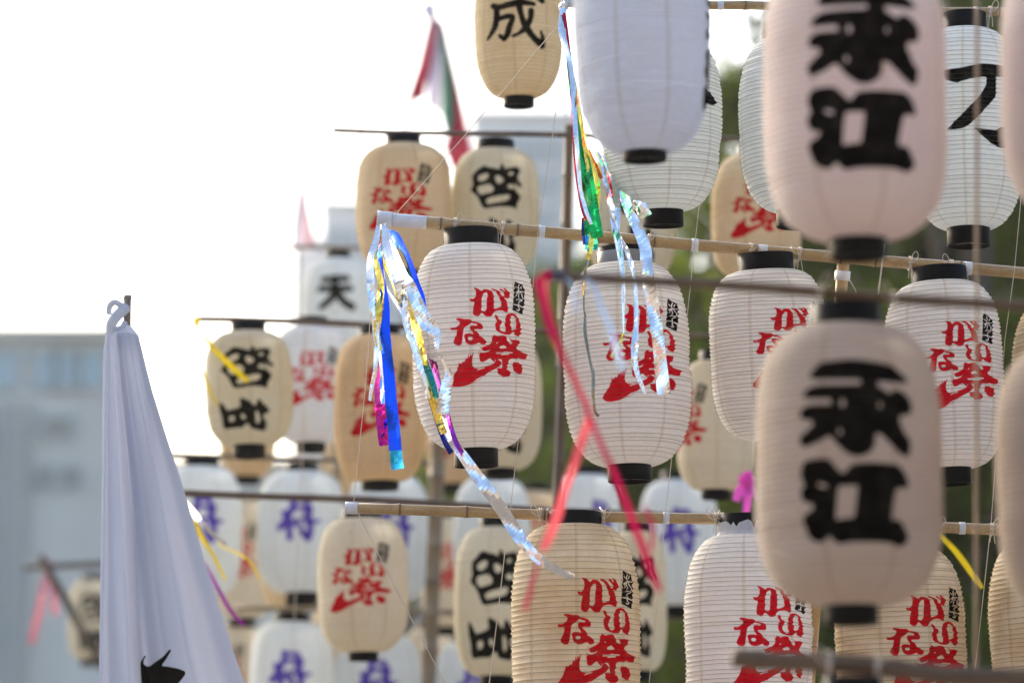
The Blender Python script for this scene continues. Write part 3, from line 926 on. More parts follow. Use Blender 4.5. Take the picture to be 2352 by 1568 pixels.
mast('brown bamboo mast behind the sharp pole, wrapped with white tape near its top', (1938, 596), (1862, 1500), 11.1, 30, M_BAMBOO, tapes=[(622, 644)])
mast('blurred brown bamboo mast behind the green foil streamers', (1309, 285), (1278, 1200), 14.6, 26, M_BAMBOO_DK)
mast('blurred pale bamboo mast low between purple and red printed lanterns', (1010, 930), (985, 1568), 17.5, 36, M_BAMBOO_PALE)
mast('faint brown bamboo mast between the cream lantern and purple lantern', (776, 1000), (768, 1140), 18.5, 24, M_BAMBOO_PALE)
mast('thin close bamboo mast crossing in front of the big brush lettered lantern', (2245, -220), (2243, 1150), 8.0, 9, M_BAMBOO_PALE)


# ------------------------------------------------------------------ lanterns
LG = 'paper lanterns hung from the bamboo poles'

def lantern(label, cx, yt, yb, w, d, dx, tc, bc, kind, tone, rot=0.0, p=2.6, q=0.5, ribs=44, near=True, lean=None, band=False, torn=False, squash=0.0):
    """cx: centre column at the body's middle; yt, yb: body top and bottom rows; w: body width; dx: shift of the bottom against the top;
    tc, bc: (width, height) of the top and bottom collars, all in frame pixels at depth d"""
    m = d / FPX
    H = (yb - yt) * m
    Rm = w / 2 * m
    tilt = math.atan2(dx, (yb - yt + tc[1]))
    root_p = at(cx - dx / 2, yt - tc[1], d)
    if lean is None: lean = random.uniform(-0.02, 0.03)
    t = thing('paper_lantern', label, 'paper lantern', root_p, (lean, tilt, random.uniform(-0.03, 0.03)), LG)
    rt, rb = tc[0] / 2 * m, bc[0] / 2 * m
    ht, hb = tc[1] * m, bc[1] * m
    seg = 72 if near else 44
    sub = 5 if near else 3
    # hoop heights, slightly uneven
    edge = np.linspace(0, 1, ribs + 1)
    edge[1:-1] += (RNG.uniform(-0.16, 0.16, ribs - 1) + 0.25 * np.sin(np.arange(1, ribs) * 0.31 + RNG.uniform(0, 6))) / ribs
    th = np.linspace(-math.pi, math.pi, seg + 1)
    ph = RNG.uniform(0, 6.28, 6)
    amp = 0.0042 if near else 0.0034
    if d < 9.5: amp = 0.003

    dents = [(RNG.uniform(-math.pi, math.pi), RNG.uniform(0.12, 0.9), RNG.uniform(0.18, 0.5), RNG.uniform(0.03, 0.10), RNG.uniform(-0.004, 0.009)) for _ in range(9)]

    def base_r(s, theta):
        tt = abs(2 * s - 1)
        rc = rt + (rb - rt) * s
        rr = rc + (Rm - rc) * (1 - tt ** p) ** q
        rr = rr * (1 - squash * s)
        for dt, ds, wt, ws, am in dents:
            da = (np.asarray(theta) - dt + math.pi) % (2 * math.pi) - math.pi
            rr = rr - am * np.exp(-(da / wt) ** 2 - ((s - ds) / ws) ** 2)
        return rr * (1 + 0.010 * np.sin(2 * theta + ph[0] + 3 * s) + 0.006 * np.sin(3 * theta + ph[1] - 5 * s) + 0.004 * np.sin(5 * theta + ph[2] + 9 * s))
    rows, uvs = [], []
    rad_j = RNG.uniform(-0.0007, 0.0007, ribs + 1)
    tilt_j = RNG.normal(0, 0.0009, (ribs + 1, 2)) + 0.0016 * np.stack([np.sin(np.arange(ribs + 1) * 0.23 + RNG.uniform(0, 6)), np.cos(np.arange(ribs + 1) * 0.17 + RNG.uniform(0, 6))], 1)
    for i in range(ribs):
        for j in range(sub + (1 if i == ribs - 1 else 0)):
            f = j / sub
            s = edge[i] + (edge[i + 1] - edge[i]) * f
            fall = amp * min(1.0, 6 * min(s, 1 - s) + 0.25)
            sag = math.sin(math.pi * min(f, 1.0)) ** 0.75 * fall
            crn = 1 + 0.35 * np.sin(9 * th + ph[3] + i * 1.7) * np.sin(4 * th + i)
            rr = base_r(s, th) - sag * crn + rad_j[i] * (1 - f) + rad_j[i + 1] * f
            zj = (tilt_j[i, 0] * np.sin(th) + tilt_j[i, 1] * np.cos(th)) * (1 - f) + (tilt_j[i + 1, 0] * np.sin(th) + tilt_j[i + 1, 1] * np.cos(th)) * f
            z = -ht - s * H + zj * min(1, 8 * min(s, 1 - s))
            a = th + R(rot)
            rows.append(np.stack([rr * np.sin(a), -rr * np.cos(a), z + 0 * th], 1))
            uvs.append(np.stack([th / (2 * math.pi) + 0.5, np.full_like(th, 1 - s)], 1))
    V = np.concatenate(rows); UV = np.concatenate(uvs)
    obj('paper_shell', V, grid_faces(len(rows), seg + 1), paper(kind, tone), t, uv=UV)
    # bamboo hoops showing as thin lines along every ridge
    wr = 0.00055 if near else 0.0005
    inset = -0.0015 if d < 9.5 else 0.0002
    wseg = 56 if near else 36
    wv, wf = [], []
    tw = np.linspace(0, 2 * math.pi, wseg, endpoint=False)
    for i in range(1, ribs):
        s = edge[i]
        rr = base_r(s, ((tw - R(rot) + math.pi) % (2 * math.pi)) - math.pi) + rad_j[i] + inset
        a0 = tw - R(rot)
        z = -ht - s * H + (tilt_j[i, 0] * np.sin(a0) + tilt_j[i, 1] * np.cos(a0)) * min(1, 8 * min(s, 1 - s))
        off = len(wv)
        for k in range(3):
            ca, sa = math.cos(2.094 * k), math.sin(2.094 * k)
            ring = np.stack([(rr + wr * ca) * np.sin(tw), -(rr + wr * ca) * np.cos(tw), z + wr * sa], 1)
            wv += ring.tolist()
        for k in range(3):
            k2 = (k + 1) % 3
            for c in range(wseg):
                c1 = (c + 1) % wseg
                wf.append((off + k * wseg + c, off + k * wseg + c1, off + k2 * wseg + c1, off + k2 * wseg + c))
    obj('rib_hoops', wv, wf, M_WIRE, t)
    # collars
    e = 0.0025
    prof = [(rt - e, -ht - 0.004), (rt - e, -0.001), (rt - e * 0.6, 0.0), (rt + e * 0.4, 0.0), (rt + e * 0.7, -0.001), (rt + e * 0.7, -ht - 0.002)]
    v, f = lathe(prof, 48)
    obj('top_collar', v, f, M_BLACK, t)
    if band:
        v, f = lathe([(rt + e * 1.1, -ht * 0.30), (rt + e * 1.25, -ht * 0.32), (rt + e * 1.25, -ht - 0.002), (rt + e * 0.9, -ht - 0.003)], 48)
        obj('grey_band', v, f, M_BAND, t)
    if torn:
        V, n = [], 60
        for k in range(3):
            for i in range(n):
                a = 2 * math.pi * i / n
                zt = (-ht * 0.25 - ht * 0.55 * RNG.uniform(0, 1) * (0.3 + 0.7 * abs(math.sin(3.5 * a + 0.4)))) if k == 0 else (-ht * 0.85 if k == 1 else -ht - H * 0.012)
                rr = rt + e * 1.3 + RNG.uniform(0, 0.004) + (0.007 if k == 2 else 0)
                V.append((rr * math.sin(a), -rr * math.cos(a), zt))
        obj('torn_paper', V, grid_faces(3, n, True), M_TISSUE, t, smooth=False)
    if near and d > 9.5:
        for sg in (-1, 1):
            x0 = sg * (rt + 0.003)
            v, f = tube([(x0, -0.012, -ht - 0.004), (x0, -0.012, -ht * 0.4), (x0 * 0.99, -0.010, 0.006), (x0 * 0.93, 0.0, 0.016)], 0.0012, 6)
            obj('hanging_wire', v, f, M_CLIP, t)
    zb = -ht - H
    prof = [(rb + e * 0.6, zb + 0.003), (rb + e * 0.7, zb), (rb + e * 0.7, zb - hb + 0.001), (rb + e * 0.4, zb - hb), (rb - e, zb - hb), (rb - e * 1.1, zb - hb + 0.006), (0.006, zb - hb + 0.007), (0.005, zb - hb + 0.010)]
    v, f = lathe(prof, 48)
    obj('bottom_collar', v, f, M_BLACK, t)
    return t


M_CLIP = mat_simple('galvanised_wire', (0.45, 0.44, 0.42), 0.35, metal=0.8)
M_BAND = mat_simple('grey_tape_band', (0.20, 0.215, 0.25), 0.35, noise=0.1, nscale=30)

# sharp row on the main pole
lantern('sharp white lantern with red festival lettering, leftmost under the taped pole, behind the silver streamers', 1075, 566, 1034, 290, DM, -13, (120, 39), (97, 40), 'festival', 'white', 0, lean=0.03, squash=0.02, p=3.5)
lantern('sharp white red lettered lantern with a grey band round its black top collar', 1428, 611, 1074, 292, DM, -10, (122, 40), (97, 36), 'festival', 'white', -2, lean=-0.01, band=True, p=3.3)
lantern('sharp white red lettered lantern between the banded one and the close black lettered one', 1750, 623, 1012, 276, DM, -16, (124, 40), (72, 18), 'festival', 'white', 3, p=3.8, lean=0.07)
lantern('white red lettered lantern peeking out right of the close lower black lettered lantern', 2146, 652, 1080, 268, DM, -20, (124, 36), (90, 36), 'festival', 'white', -3, p=3.9, lean=0.0)
lantern('white lantern cut by the right edge beside the lower pinkish close lantern', 2442, 690, 1100, 276, DM, -14, (122, 38), (95, 36), 'festival', 'aged', 8)
# lower sharp row
lantern('yellowed stained red lettered lantern under the lower pole, leftmost of its row', 1317, 1207, 1752, 298, DM, -4, (122, 30), (97, 38), 'festival', 'aged', 5, p=3.6, lean=-0.01)
lantern('white red lettered lantern with torn white paper round its collar', 1712, 1230, 1735, 294, DM, -4, (124, 48), (97, 38), 'festival', 'white', 5, torn=True, p=3.6)
lantern('tilted white red lettered lantern below the close lower black lettered lantern', 2052, 1258, 1745, 300, DM, -14, (124, 38), (97, 38), 'festival', 'aged', 2, p=3.8, lean=0.02)
lantern('stained cream lantern at the bottom right edge behind the close pole', 2378, 1240, 1730, 292, DM, -34, (124, 34), (97, 38), 'festival', 'aged', 7, p=3.0)
# upper row
lantern('sharp white lantern with torn black brush bars, half hidden by the bluish close lantern', 1518, 86, 488, 280, 10.75, -2, (112, 40), (90, 36), 'bars', 'cool', 0, lean=0.05)
lantern('sharp blank white lantern, ribbed left side showing beside the pink black lettered one', 1832, 88, 492, 282, 10.75, -2, (112, 40), (110, 36), 'blank', 'cool', 40, p=2.9)
lantern('sharp white lantern with one large black brush character at upper right', 2215, 72, 534, 264, 10.75, 0, (96, 40), (95, 40), 'fu', 'cool', 0, lean=0.0, p=2.8)
# close blurred lanterns
lantern('large close bluish white lantern, blank side showing, cut by the top edge', 1463, -110, 362, 326, 8.9, -10, (110, 44), (98, 18), 'nagae_one', 'bluish', 104, p=3.6, lean=0.0, squash=0.10)
lantern('largest close pinkish lantern with two bold black characters, upper of the pair', 1955, -92, 560, 424, 7.6, -4, (150, 52), (128, 44), 'nagae', 'blush', 0, p=4.3, q=0.52)
lantern('largest close lantern with two bold black characters, lower of the pair', 1942, 752, 1392, 428, 7.6, -2, (158, 52), (120, 42), 'nagae', 'beige_shaded', 0, p=4.3, q=0.52)
lantern('close pinkish grey lantern cut by the upper right edge', 2500, -120, 512, 428, 7.6, -6, (150, 52), (124, 44), 'nagae', 'blush', 8, p=4.3, q=0.52)
lantern('close pinkish grey lantern cut by the lower right edge', 2488, 792, 1420, 424, 7.6, -6, (150, 52), (124, 44), 'nagae', 'beige_shaded', 8, p=4.3, q=0.52)
lantern('close lantern below the bottom edge, only its black collar showing under the thick pole', 1958, 1606, 2240, 424, 7.35, -2, (130, 52), (124, 44), 'nagae', 'blush', 0, near=False)
lantern('close lantern in the bottom right corner showing just a dark collar', 2420, 1640, 2270, 424, 7.35, -2, (170, 62), (124, 44), 'nagae', 'blush', 0, near=False)
# background rows
bgk = dict(near=False, ribs=44)
lantern('cream lantern with one black brush character at the top edge', 1186, -138, 232, 206, 12.9, -4, (76, 26), (68, 20), 'sei', 'cream', 0, p=3.4, **bgk)
lantern('cream red lettered lantern hanging against the white sky behind the taped pole tip', 924, 334, 624, 224, 14.3, -4, (78, 22), (64, 22), 'festival', 'cream', -20, p=3.8, **bgk)
lantern('ivory block lettered lantern just right of the cream one in the sky', 1136, 347, 626, 202, 14.4, -2, (86, 24), (70, 22), 'keisei', 'ivory', 0, p=3.8, **bgk)
lantern('blurred block lettered lantern behind the collar of the banded lantern', 1448, 352, 652, 200, 14.4, -2, (80, 24), (70, 22), 'keisei', 'ivory', 4, p=3.8, **bgk)
lantern('blurred orange cream red lettered lantern behind the gap in the upper right row', 1733, 360, 645, 206, 14.4, -2, (80, 24), (68, 22), 'festival', 'cream', -14, p=3.8, **bgk)
lantern('ivory block lettered lantern in front of the white sky with a yellow streamer', 567, 764, 1026, 202, 15.0, -6, (78, 24), (72, 28), 'keisei', 'ivory', 0, p=3.7, **bgk)
lantern('pale white lantern with pinkish red lettering right of the small block lettered one', 716, 752, 1020, 184, 16.4, 0, (72, 22), (66, 20), 'festival', 'cool', -14, p=3.7, **bgk)
lantern('tan red lettered lantern behind the blue foil streamer', 869, 772, 1108, 212, 15.0, -4, (90, 24), (84, 18), 'festival', 'tan', -15, p=3.7, **bgk)
lantern('blurred block lettered lantern hidden behind the leftmost sharp lantern', 1146, 780, 1080, 196, 15.0, -2, (80, 24), (72, 20), 'keisei', 'ivory', 6, p=3.7, **bgk)
lantern('cream red lettered lantern turned to the left, between two sharp white lanterns', 1648, 832, 1128, 184, 15.0, 4, (78, 24), (66, 20), 'festival', 'ivory', -74, p=3.7, **bgk)
lantern('small far tan lantern whose base shows under the small block lettered one', 570, 880, 1096, 134, 20.0, 0, (60, 16), (60, 16), 'blank', 'tan', 0, p=2.4, **bgk)
lantern('far white lantern with a small black sky character at the grey tower', 776, 596, 862, 172, 18.8, 0, (56, 18), (56, 18), 'ten', 'cool', 0, p=3.7, **bgk)
lantern('white purple printed lantern partly behind the right edge of the banner', 462, 1072, 1370, 192, 18.0, 0, (80, 22), (72, 22), 'toku', 'cool', 6, p=3.7, **bgk)
lantern('white purple printed lantern just left of the small taped pole tip', 692, 1084, 1362, 202, 18.0, -2, (72, 20), (74, 26), 'toku', 'cool', 0, p=3.7, **bgk)
lantern('white purple printed lantern hidden behind the blurred white red lettered one', 890, 1090, 1380, 194, 18.0, 0, (76, 20), (74, 24), 'toku', 'cool', 14, p=3.7, **bgk)
lantern('blurred white red lettered lantern hanging at the small taped pole tip', 828, 1192, 1498, 212, 14.7, -6, (90, 22), (66, 18), 'festival', 'ivory', -20, p=3.4, **bgk)
lantern('blank white lantern top behind the silver streamer', 1130, 1100, 1360, 178, 18.0, 0, (76, 20), (70, 22), 'blank', 'cool', 0, p=3.4, **bgk)
lantern('block lettered lantern left of the yellowed lantern, half hidden', 1140, 1212, 1552, 194, 14.7, 0, (74, 26), (72, 24), 'keisei', 'ivory', -4, p=3.7, **bgk)
lantern('bluish white lantern top behind the pink streamers under the banded lantern', 1350, 1092, 1350, 150, 18.0, 0, (76, 20), (70, 22), 'toku', 'cool', 20, p=3.4, **bgk)
lantern('bluish white purple printed lantern behind the torn paper lantern', 1558, 1104, 1392, 182, 18.0, 0, (76, 20), (72, 24), 'toku', 'cool', 0, p=3.7, **bgk)
lantern('block lettered lantern behind the right side of the yellowed lantern', 1462, 1222, 1540, 140, 15.2, 0, (64, 22), (64, 22), 'keisei', 'ivory', 0, p=3.7, **bgk)
lantern('far cream lantern with faint red lettering beside the yellow streamers', 562, 1150, 1420, 130, 20.0, 0, (60, 16), (54, 18), 'festival', 'ivory', -30, p=3.7, **bgk)
lantern('far cream lantern with red lettering glimpsed beside the pale mast', 1026, 1190, 1440, 120, 19.5, 0, (60, 16), (54, 18), 'festival', 'ivory', -20, p=3.7, **bgk)
lantern('far tan lantern base under the middle purple printed lantern', 672, 1150, 1404, 142, 18.8, 0, (60, 16), (60, 16), 'blank', 'tan', 0, p=3.7, **bgk)
lantern('white purple printed lantern at the bottom edge beside the banner', 672, 1428, 1710, 196, 18.0, 0, (80, 18), (72, 22), 'toku', 'cool', 0, p=3.7, **bgk)
lantern('white purple printed lantern at the bottom edge under the blurred red lettered one', 868, 1452, 1730, 200, 18.0, 0, (80, 18), (72, 22), 'toku', 'cool', 0, p=3.7, **bgk)
lantern('white purple printed lantern at the bottom edge right of the pale mast', 1084, 1474, 1745, 176, 18.0, 0, (80, 18), (72, 22), 'toku', 'cool', 0, p=3.7, **bgk)
lantern('far pale lantern at the bottom edge right beside the banner', 548, 1440, 1640, 124, 20.0, 0, (60, 16), (54, 18), 'festival', 'ivory', -40, p=3.4, **bgk)
lantern('far tan red lettered lantern glimpsed under the base of the leftmost sharp lantern', 1040, 925, 1112, 130, 19.5, 0, (60, 16), (54, 18), 'festival', 'tan', -10, p=3.4, **bgk)
lantern('far tan lantern shoulder right of the middle purple printed lantern', 800, 1010, 1190, 124, 19.8, 0, (60, 16), (54, 18), 'blank', 'tan', 0, p=3.4, **bgk)
lantern('far ivory red lettered lantern low between the banner edge and yellow streamers', 446, 1398, 1600, 124, 21.0, 0, (60, 16), (54, 18), 'festival', 'ivory', -20, p=3.4, **bgk)
lantern('far tan lantern squeezed between two purple printed lanterns at the bottom edge', 772, 1392, 1600, 120, 20.5, 0, (60, 16), (54, 18), 'blank', 'tan', 0, p=3.4, **bgk)
lantern('far ivory lantern low behind the pale mast', 986, 1446, 1650, 120, 20.5, 0, (60, 16), (54, 18), 'festival', 'ivory', 10, p=3.4, **bgk)
lantern('far cream red lettered lantern glimpsed left of the yellowed lantern', 1226, 1130, 1340, 122, 20.5, 0, (60, 16), (54, 18), 'festival', 'cream', -15, p=3.4, **bgk)
lantern('small far black lettered lantern left of the banner under the crossbar', 214, 1332, 1512, 112, 25.0, 0, (56, 14), (52, 16), 'keisei', 'ivory', 8, p=3.4, **bgk)


# ------------------------------------------------------------------ streamers
def ribbon(root, color, mat, pts, d0, d1=None, name='foil_strip', twist=0.5, dd=70.0, smooth=False, crinkle=0.0003, wk=None):
    """flat strip hanging along frame points (x, y, width px)"""
    P = catmull(pts, 7)
    n = len(P)
    d1 = d0 if d1 is None else d1
    run = np.concatenate([[0], np.cumsum(np.hypot(*np.diff(P[:, :2], axis=0).T))])
    org = Vector(root.location)
    V = []
    pha, phb = RNG.uniform(0, 6.28, 2)
    fr = RNG.uniform(0.018, 0.032)
    for i in range(n):
        x, y, w = P[i]
        w = max(w, 1.2) * (wk if wk else (1.3 if name == 'foil_strip' else 0.8))
        d = d0 + (d1 - d0) * min(1.0, run[i] / dd)
        if name == 'foil_strip': d -= 0.22 * max(0.0, y - P[0, 1] - dd) * d0 / FPX      # blown slightly towards the viewer
        t = P[min(i + 1, n - 1), :2] - P[max(i - 1, 0), :2]
        t = t / (np.hypot(*t) + 1e-9)
        m = d / FPX
        side = VX * (-t[1]) + VU * (-t[0])
        tau = twist * math.sin(run[i] * fr + pha) + 0.35 * twist * math.sin(run[i] * fr * 2.7 + phb)
        c = at(x, y, d) - org
        hw = w / 2 * m
        fold = hw * 0.35 * math.sin(run[i] * fr * 1.6 + phb)
        for k in (-1, -0.35, 0.35, 1):
            z = hw * k * math.tan(max(-1.1, min(1.1, tau))) + fold * (1 - abs(k)) + RNG.normal(0, crinkle)
            V.append(c + side * hw * k + VF * z)
    return tag(obj(name, V, grid_faces(n, 4), mat, root, smooth=smooth), '%s strip' % color)


SG = 'streamer bunches tied to pole tips'
def knot(root, pos, r, mat):
    v, f = lathe([(r * 0.3, r * 1.2), (r, r * 0.7), (r * 1.05, 0), (r * 0.8, -r), (r * 0.4, -r * 1.6)], 12)
    v = [Vector(p) + pos - Vector(root.location) + Vector((RNG.normal(0, r * .12), RNG.normal(0, r * .12), 0)) for p in v]
    obj('knot', v, f, mat, root, smooth=False)


s1 = thing('foil_streamer', 'bunch of silver blue gold magenta foil strips hanging from the taped pole tip', 'foil streamer', at(878, 516, 10.97), group=SG)
knot(s1, at(882, 522, 10.975), 0.011, FOIL['silver'])
for col, pts in (
    ('silver', [(869,520,8),(863,557,12),(852,589,12),(851,642,14),(857,699,14),(862,747,12),(864,779,10),(865,812,10),(862,850,8),(855,883,7),(849,920,5)]),
    ('blue', [(875,538,10),(865,557,14),(872,589,8),(877,633,8),(884,700,16),(883,757,20),(886,790,20),(893,856,20),(898,922,21),(905,988,22),(908,1034,23)]),
    ('cyan', [(902,960,16),(908,1020,20),(911,1058,22),(914,1077,23)]),
    ('magenta', [(868,800,8),(868,841,12),(869,878,16),(874,944,19),(880,999,19),(883,1023,18)]),
    ('silver', [(872,740,8),(874,790,12),(880,845,12),(880,889,11),(880,927,8)]),
    ('gold', [(878,528,8),(861,585,8),(867,614,10),(875,652,12),(873,690,13),(868,737,12),(865,768,10),(874,806,8)]),
    ('blue', [(888,534,12),(907,543,16),(922,564,12),(934,583,8),(949,623,9),(958,652,10),(968,680,11),(976,705,6)]),
    ('teal', [(888,540,6),(905,556,8),(925,575,6),(936,600,5),(945,640,4)]),
    ('gold', [(941,690,10),(949,737,14),(959,768,16),(968,808,14),(979,870,14),(994,918,14),(1009,966,14),(1020,995,12)]),
    ('teal', [(940,730,6),(950,768,8),(976,830,10),(990,870,12),(1003,914,8)]),
    ('purple', [(970,770,6),(985,801,10),(998,841,12),(1009,883,8),(1030,960,8),(1045,1010,9),(1062,1040,8)]),
    ('navy', [(960,840,4),(981,896,6),(1000,955,8),(1020,1010,9),(1038,1040,13)]),
    ('gold', [(878,560,4),(878,593,5),(894,627,7),(905,654,6),(913,686,5),(920,705,4)]),
    ('silver', [(880,620,3),(887,656,4),(903,684,6),(924,724,4),(940,780,5)]),
    ('silver', [(884,520,10),(888,566,16),(899,604,18),(913,642,20),(922,671,18),(930,709,16),(935,747,13),(947,780,12),(959,820,11),(970,860,10),(984,915,8)]),
    ('silver', [(890,530,6),(903,566,8),(930,633,12),(941,652,18),(956,690,22),(975,734,26),(994,756,24),(1003,780,14),(1005,803,6),(1020,834,5),(1031,861,15),(1025,889,20),(1016,951,22)]),
    ('red', [(886,535,3),(905,580,4),(920,620,4),(932,660,3)]),
    ('silver', [(985,890,8),(1007,944,11),(1025,977,14),(1038,1010,16),(1064,1047,18),(1092,1087,21),(1124,1130,22),(1154,1172,23),(1181,1215,23),(1213,1259,19),(1251,1293,17),(1287,1312,14),(1319,1324,11)]),
):
    ribbon(s1, col + ' foil', FOIL[col], pts, 10.955 - RNG.uniform(0, 0.012), 10.72 - RNG.uniform(0, 0.05), dd=130)

s2 = thing('foil_streamer', 'bunch of green gold and silver foil strips hanging from the upper pole tip', 'foil streamer', at(1294, 14, 10.72), group=SG)
knot(s2, at(1294, 16, 10.72), 0.012, FOIL['silver'])
for col, pts in (
    ('silver', [(1293,18,10),(1291,70,13),(1298,105,10),(1312,159,9),(1318,240,10),(1322,300,9),(1325,340,8),(1333,430,7),(1345,480,7),(1358,515,6)]),
    ('red', [(1296,30,6),(1306,110,6),(1316,240,8),(1320,330,8),(1325,400,7),(1335,470,6),(1345,505,5)]),
    ('gold', [(1292,60,5),(1300,110,8),(1320,200,8),(1338,300,6),(1346,360,6),(1352,395,7)]),
    ('green', [(1305,120,10),(1322,260,14),(1332,335,14),(1342,370,20),(1350,420,24),(1360,480,24),(1372,546,22)]),
    ('green', [(1330,330,8),(1336,370,14),(1342,420,16),(1348,470,12),(1352,540,16)]),
    ('gold', [(1330,290,6),(1345,340,7),(1356,372,9),(1366,400,10),(1372,440,11),(1370,480,10),(1362,530,11),(1356,570,9),(1350,596,7)]),
    ('bronze', [(1351,592,6),(1348,605,6),(1342,640,5),(1341,702,3),(1344,726,4),(1344,762,6),(1352,813,5),(1362,858,6),(1362,906,6),(1366,942,5),(1375,956,5)]),
    ('orange', [(1352,345,5),(1358,360,6),(1370,388,9),(1382,410,6)]),
    ('orange', [(1345,470,6),(1347,495,11),(1351,528,12)]),
    ('cyan', [(1357,535,18),(1358,555,22),(1358,574,23)]),
    ('navy', [(1338,500,4),(1339,530,6),(1342,562,5)]),
    ('silver', [(1370,350,8),(1387,380,9),(1391,415,10),(1401,462,10),(1410,509,12),(1420,556,12),(1427,600,10),(1431,638,7),(1432,687,7),(1432,723,4),(1432,765,3)]),
    ('gold', [(1432,762,4),(1423,789,6),(1404,821,6)]),
    ('silver', [(1415,530,6),(1429,556,8),(1441,579,9),(1452,615,7),(1459,650,6),(1461,702,8),(1461,747,8),(1458,792,13),(1458,828,11),(1465,861,9),(1477,891,7),(1485,906,4)]),
    ('silver', [(1385,360,8),(1403,399,8),(1413,427,12),(1417,462,12),(1418,497,10),(1421,528,4)]),
    ('red', [(1392,370,4),(1400,410,6),(1408,450,4)]),
    ('silver', [(1395,350,12),(1419,404,14),(1431,439,19),(1443,481,16),(1457,509,18),(1473,544,20),(1483,575,21),(1485,615,22),(1492,661,22),(1501,711,22),(1510,765,22),(1516,822,22),(1525,905,24)]),
    ('silver', [(1410,340,10),(1434,397,12),(1452,434,19),(1469,469,21),(1484,498,22)]),
):
    ribbon(s2, col + ' foil', FOIL[col], pts, 10.70 - RNG.uniform(0, 0.02), 10.56 - RNG.uniform(0, 0.05), dd=300)

s3 = thing('tape_streamer', 'close blurred crimson and coral plastic tape streamers on the middle pole tip', 'tape streamer', at(1252, 632, 7.56), group=SG)
knot(s3, at(1256, 634, 7.57), 0.010, RIB['crimson'])
for col, pts in (
    ('crimson', [(1245,636,12),(1237,650,22),(1250,700,24),(1262,745,24),(1290,810,19),(1320,875,15),(1350,945,14),(1385,1030,15),(1410,1085,18),(1440,1160,20),(1470,1240,22),(1500,1320,22),(1516,1358,14)]),
    ('coral', [(1254,640,10),(1258,700,12),(1285,790,12),(1330,890,12),(1352,955,20),(1337,1010,26),(1317,1070,24),(1296,1130,24),(1281,1180,26),(1266,1220,26),(1246,1262,22)]),
    ('crimson', [(1236,1285,6),(1225,1330,12),(1205,1402,12)]),
    ('crimson', [(1478,1160,6),(1490,1185,10),(1500,1215,12),(1494,1262,10)]),
    ('paleblue', [(1340,642,8),(1362,655,12),(1380,700,15),(1400,750,16),(1415,800,15),(1430,852,12)]),
    ('paleblue', [(1300,640,8),(1314,655,9),(1320,690,9),(1325,720,6)]),
):
    ribbon(s3, {'crimson': 'crimson tape', 'coral': 'coral tape', 'paleblue': 'pale blue tape'}[col], RIB[col], pts, 7.56, 7.44, name='tape_strip', dd=160, smooth=True, crinkle=0.0004)

s4 = thing('foil_streamer', 'yellow foil streamer hanging from the far pole tip over the small block lettered lantern', 'foil streamer', at(450, 733, 14.9), group=SG)
knot(s4, at(452, 736, 14.95), 0.014, FOIL['yellow'])
ribbon(s4, 'yellow tape', RIB['yellow'], [(450,735,6),(465,760,6),(490,800,10),(530,840,11),(570,876,9)], 14.9, 14.65)
ribbon(s4, 'yellow tape', RIB['yellow'], [(450,740,3),(456,820,3),(475,880,6),(500,932,4)], 14.9, 14.7)

s5 = thing('foil_streamer', 'yellow and silver foil streamer blowing out beside the white banner', 'foil streamer', at(408, 1134, 14.6), group=SG)
knot(s5, at(410, 1136, 14.65), 0.014, FOIL['yellow'])
for col, pts in (('silver', [(412,1140,6),(440,1172,9),(470,1208,11),(520,1252,9)]), ('yellow', [(412,1145,6),(440,1182,8),(462,1230,11),(490,1275,9),(518,1332,6)]),
                 ('gold', [(500,1250,3),(545,1270,4),(575,1290,5),(596,1328,4)]), ('purple', [(470,1290,4),(500,1350,9),(530,1402,10),(562,1435,6)])):
    ribbon(s5, col + (' foil' if col == 'silver' else ' tape'), FOIL['silver'] if col == 'silver' else RIB['purple' if col == 'purple' else 'yellow'], pts, 14.6, 14.2, wk=1.0)

s6 = thing('tape_streamer', 'bright pink tape tuft behind the cream lantern turned to the left', 'tape streamer', at(1718, 1100, 14.3), group=SG)
knot(s6, at(1716, 1104, 14.3), 0.03, RIB['brightpink'])
for pts in ([(1716,1104,14),(1700,1125,26),(1690,1150,20)], [(1716,1104,14),(1718,1135,26),(1712,1190,16)], [(1716,1104,10),(1735,1125,20),(1742,1150,12)]):
    ribbon(s6, 'bright pink tape', RIB['brightpink'], pts, 14.3, 14.2, name='tape_strip', smooth=True, crinkle=0.0004)

s7 = thing('foil_streamer', 'broad yellow foil streamer behind the lower right lanterns', 'foil streamer', at(2130, 1200, 12.6), group=SG)
knot(s7, at(2130, 1202, 12.6), 0.012, FOIL['yellow'])
ribbon(s7, 'yellow tape', RIB['yellow'], [(2130,1202,10),(2155,1226,16),(2192,1262,21),(2228,1310,22),(2256,1350,15)], 12.6, 12.5, wk=0.62)

s9 = thing('tape_streamer', 'faded pink tape streamer on the far crossbar left of the banner', 'tape streamer', at(108, 1296, 23.9), group=SG)
knot(s9, at(108, 1298, 23.9), 0.03, RIB['pink'])
ribbon(s9, 'pink tape', RIB['pink'], [(110,1298,10),(100,1350,18),(88,1410,22),(72,1478,22)], 23.9, 23.7, name='tape_strip', smooth=True, crinkle=0.0004)
ribbon(s9, 'pink tape', RIB['pink'], [(112,1298,10),(120,1350,14),(128,1410,20)], 23.9, 23.7, name='tape_strip', smooth=True, crinkle=0.0004)


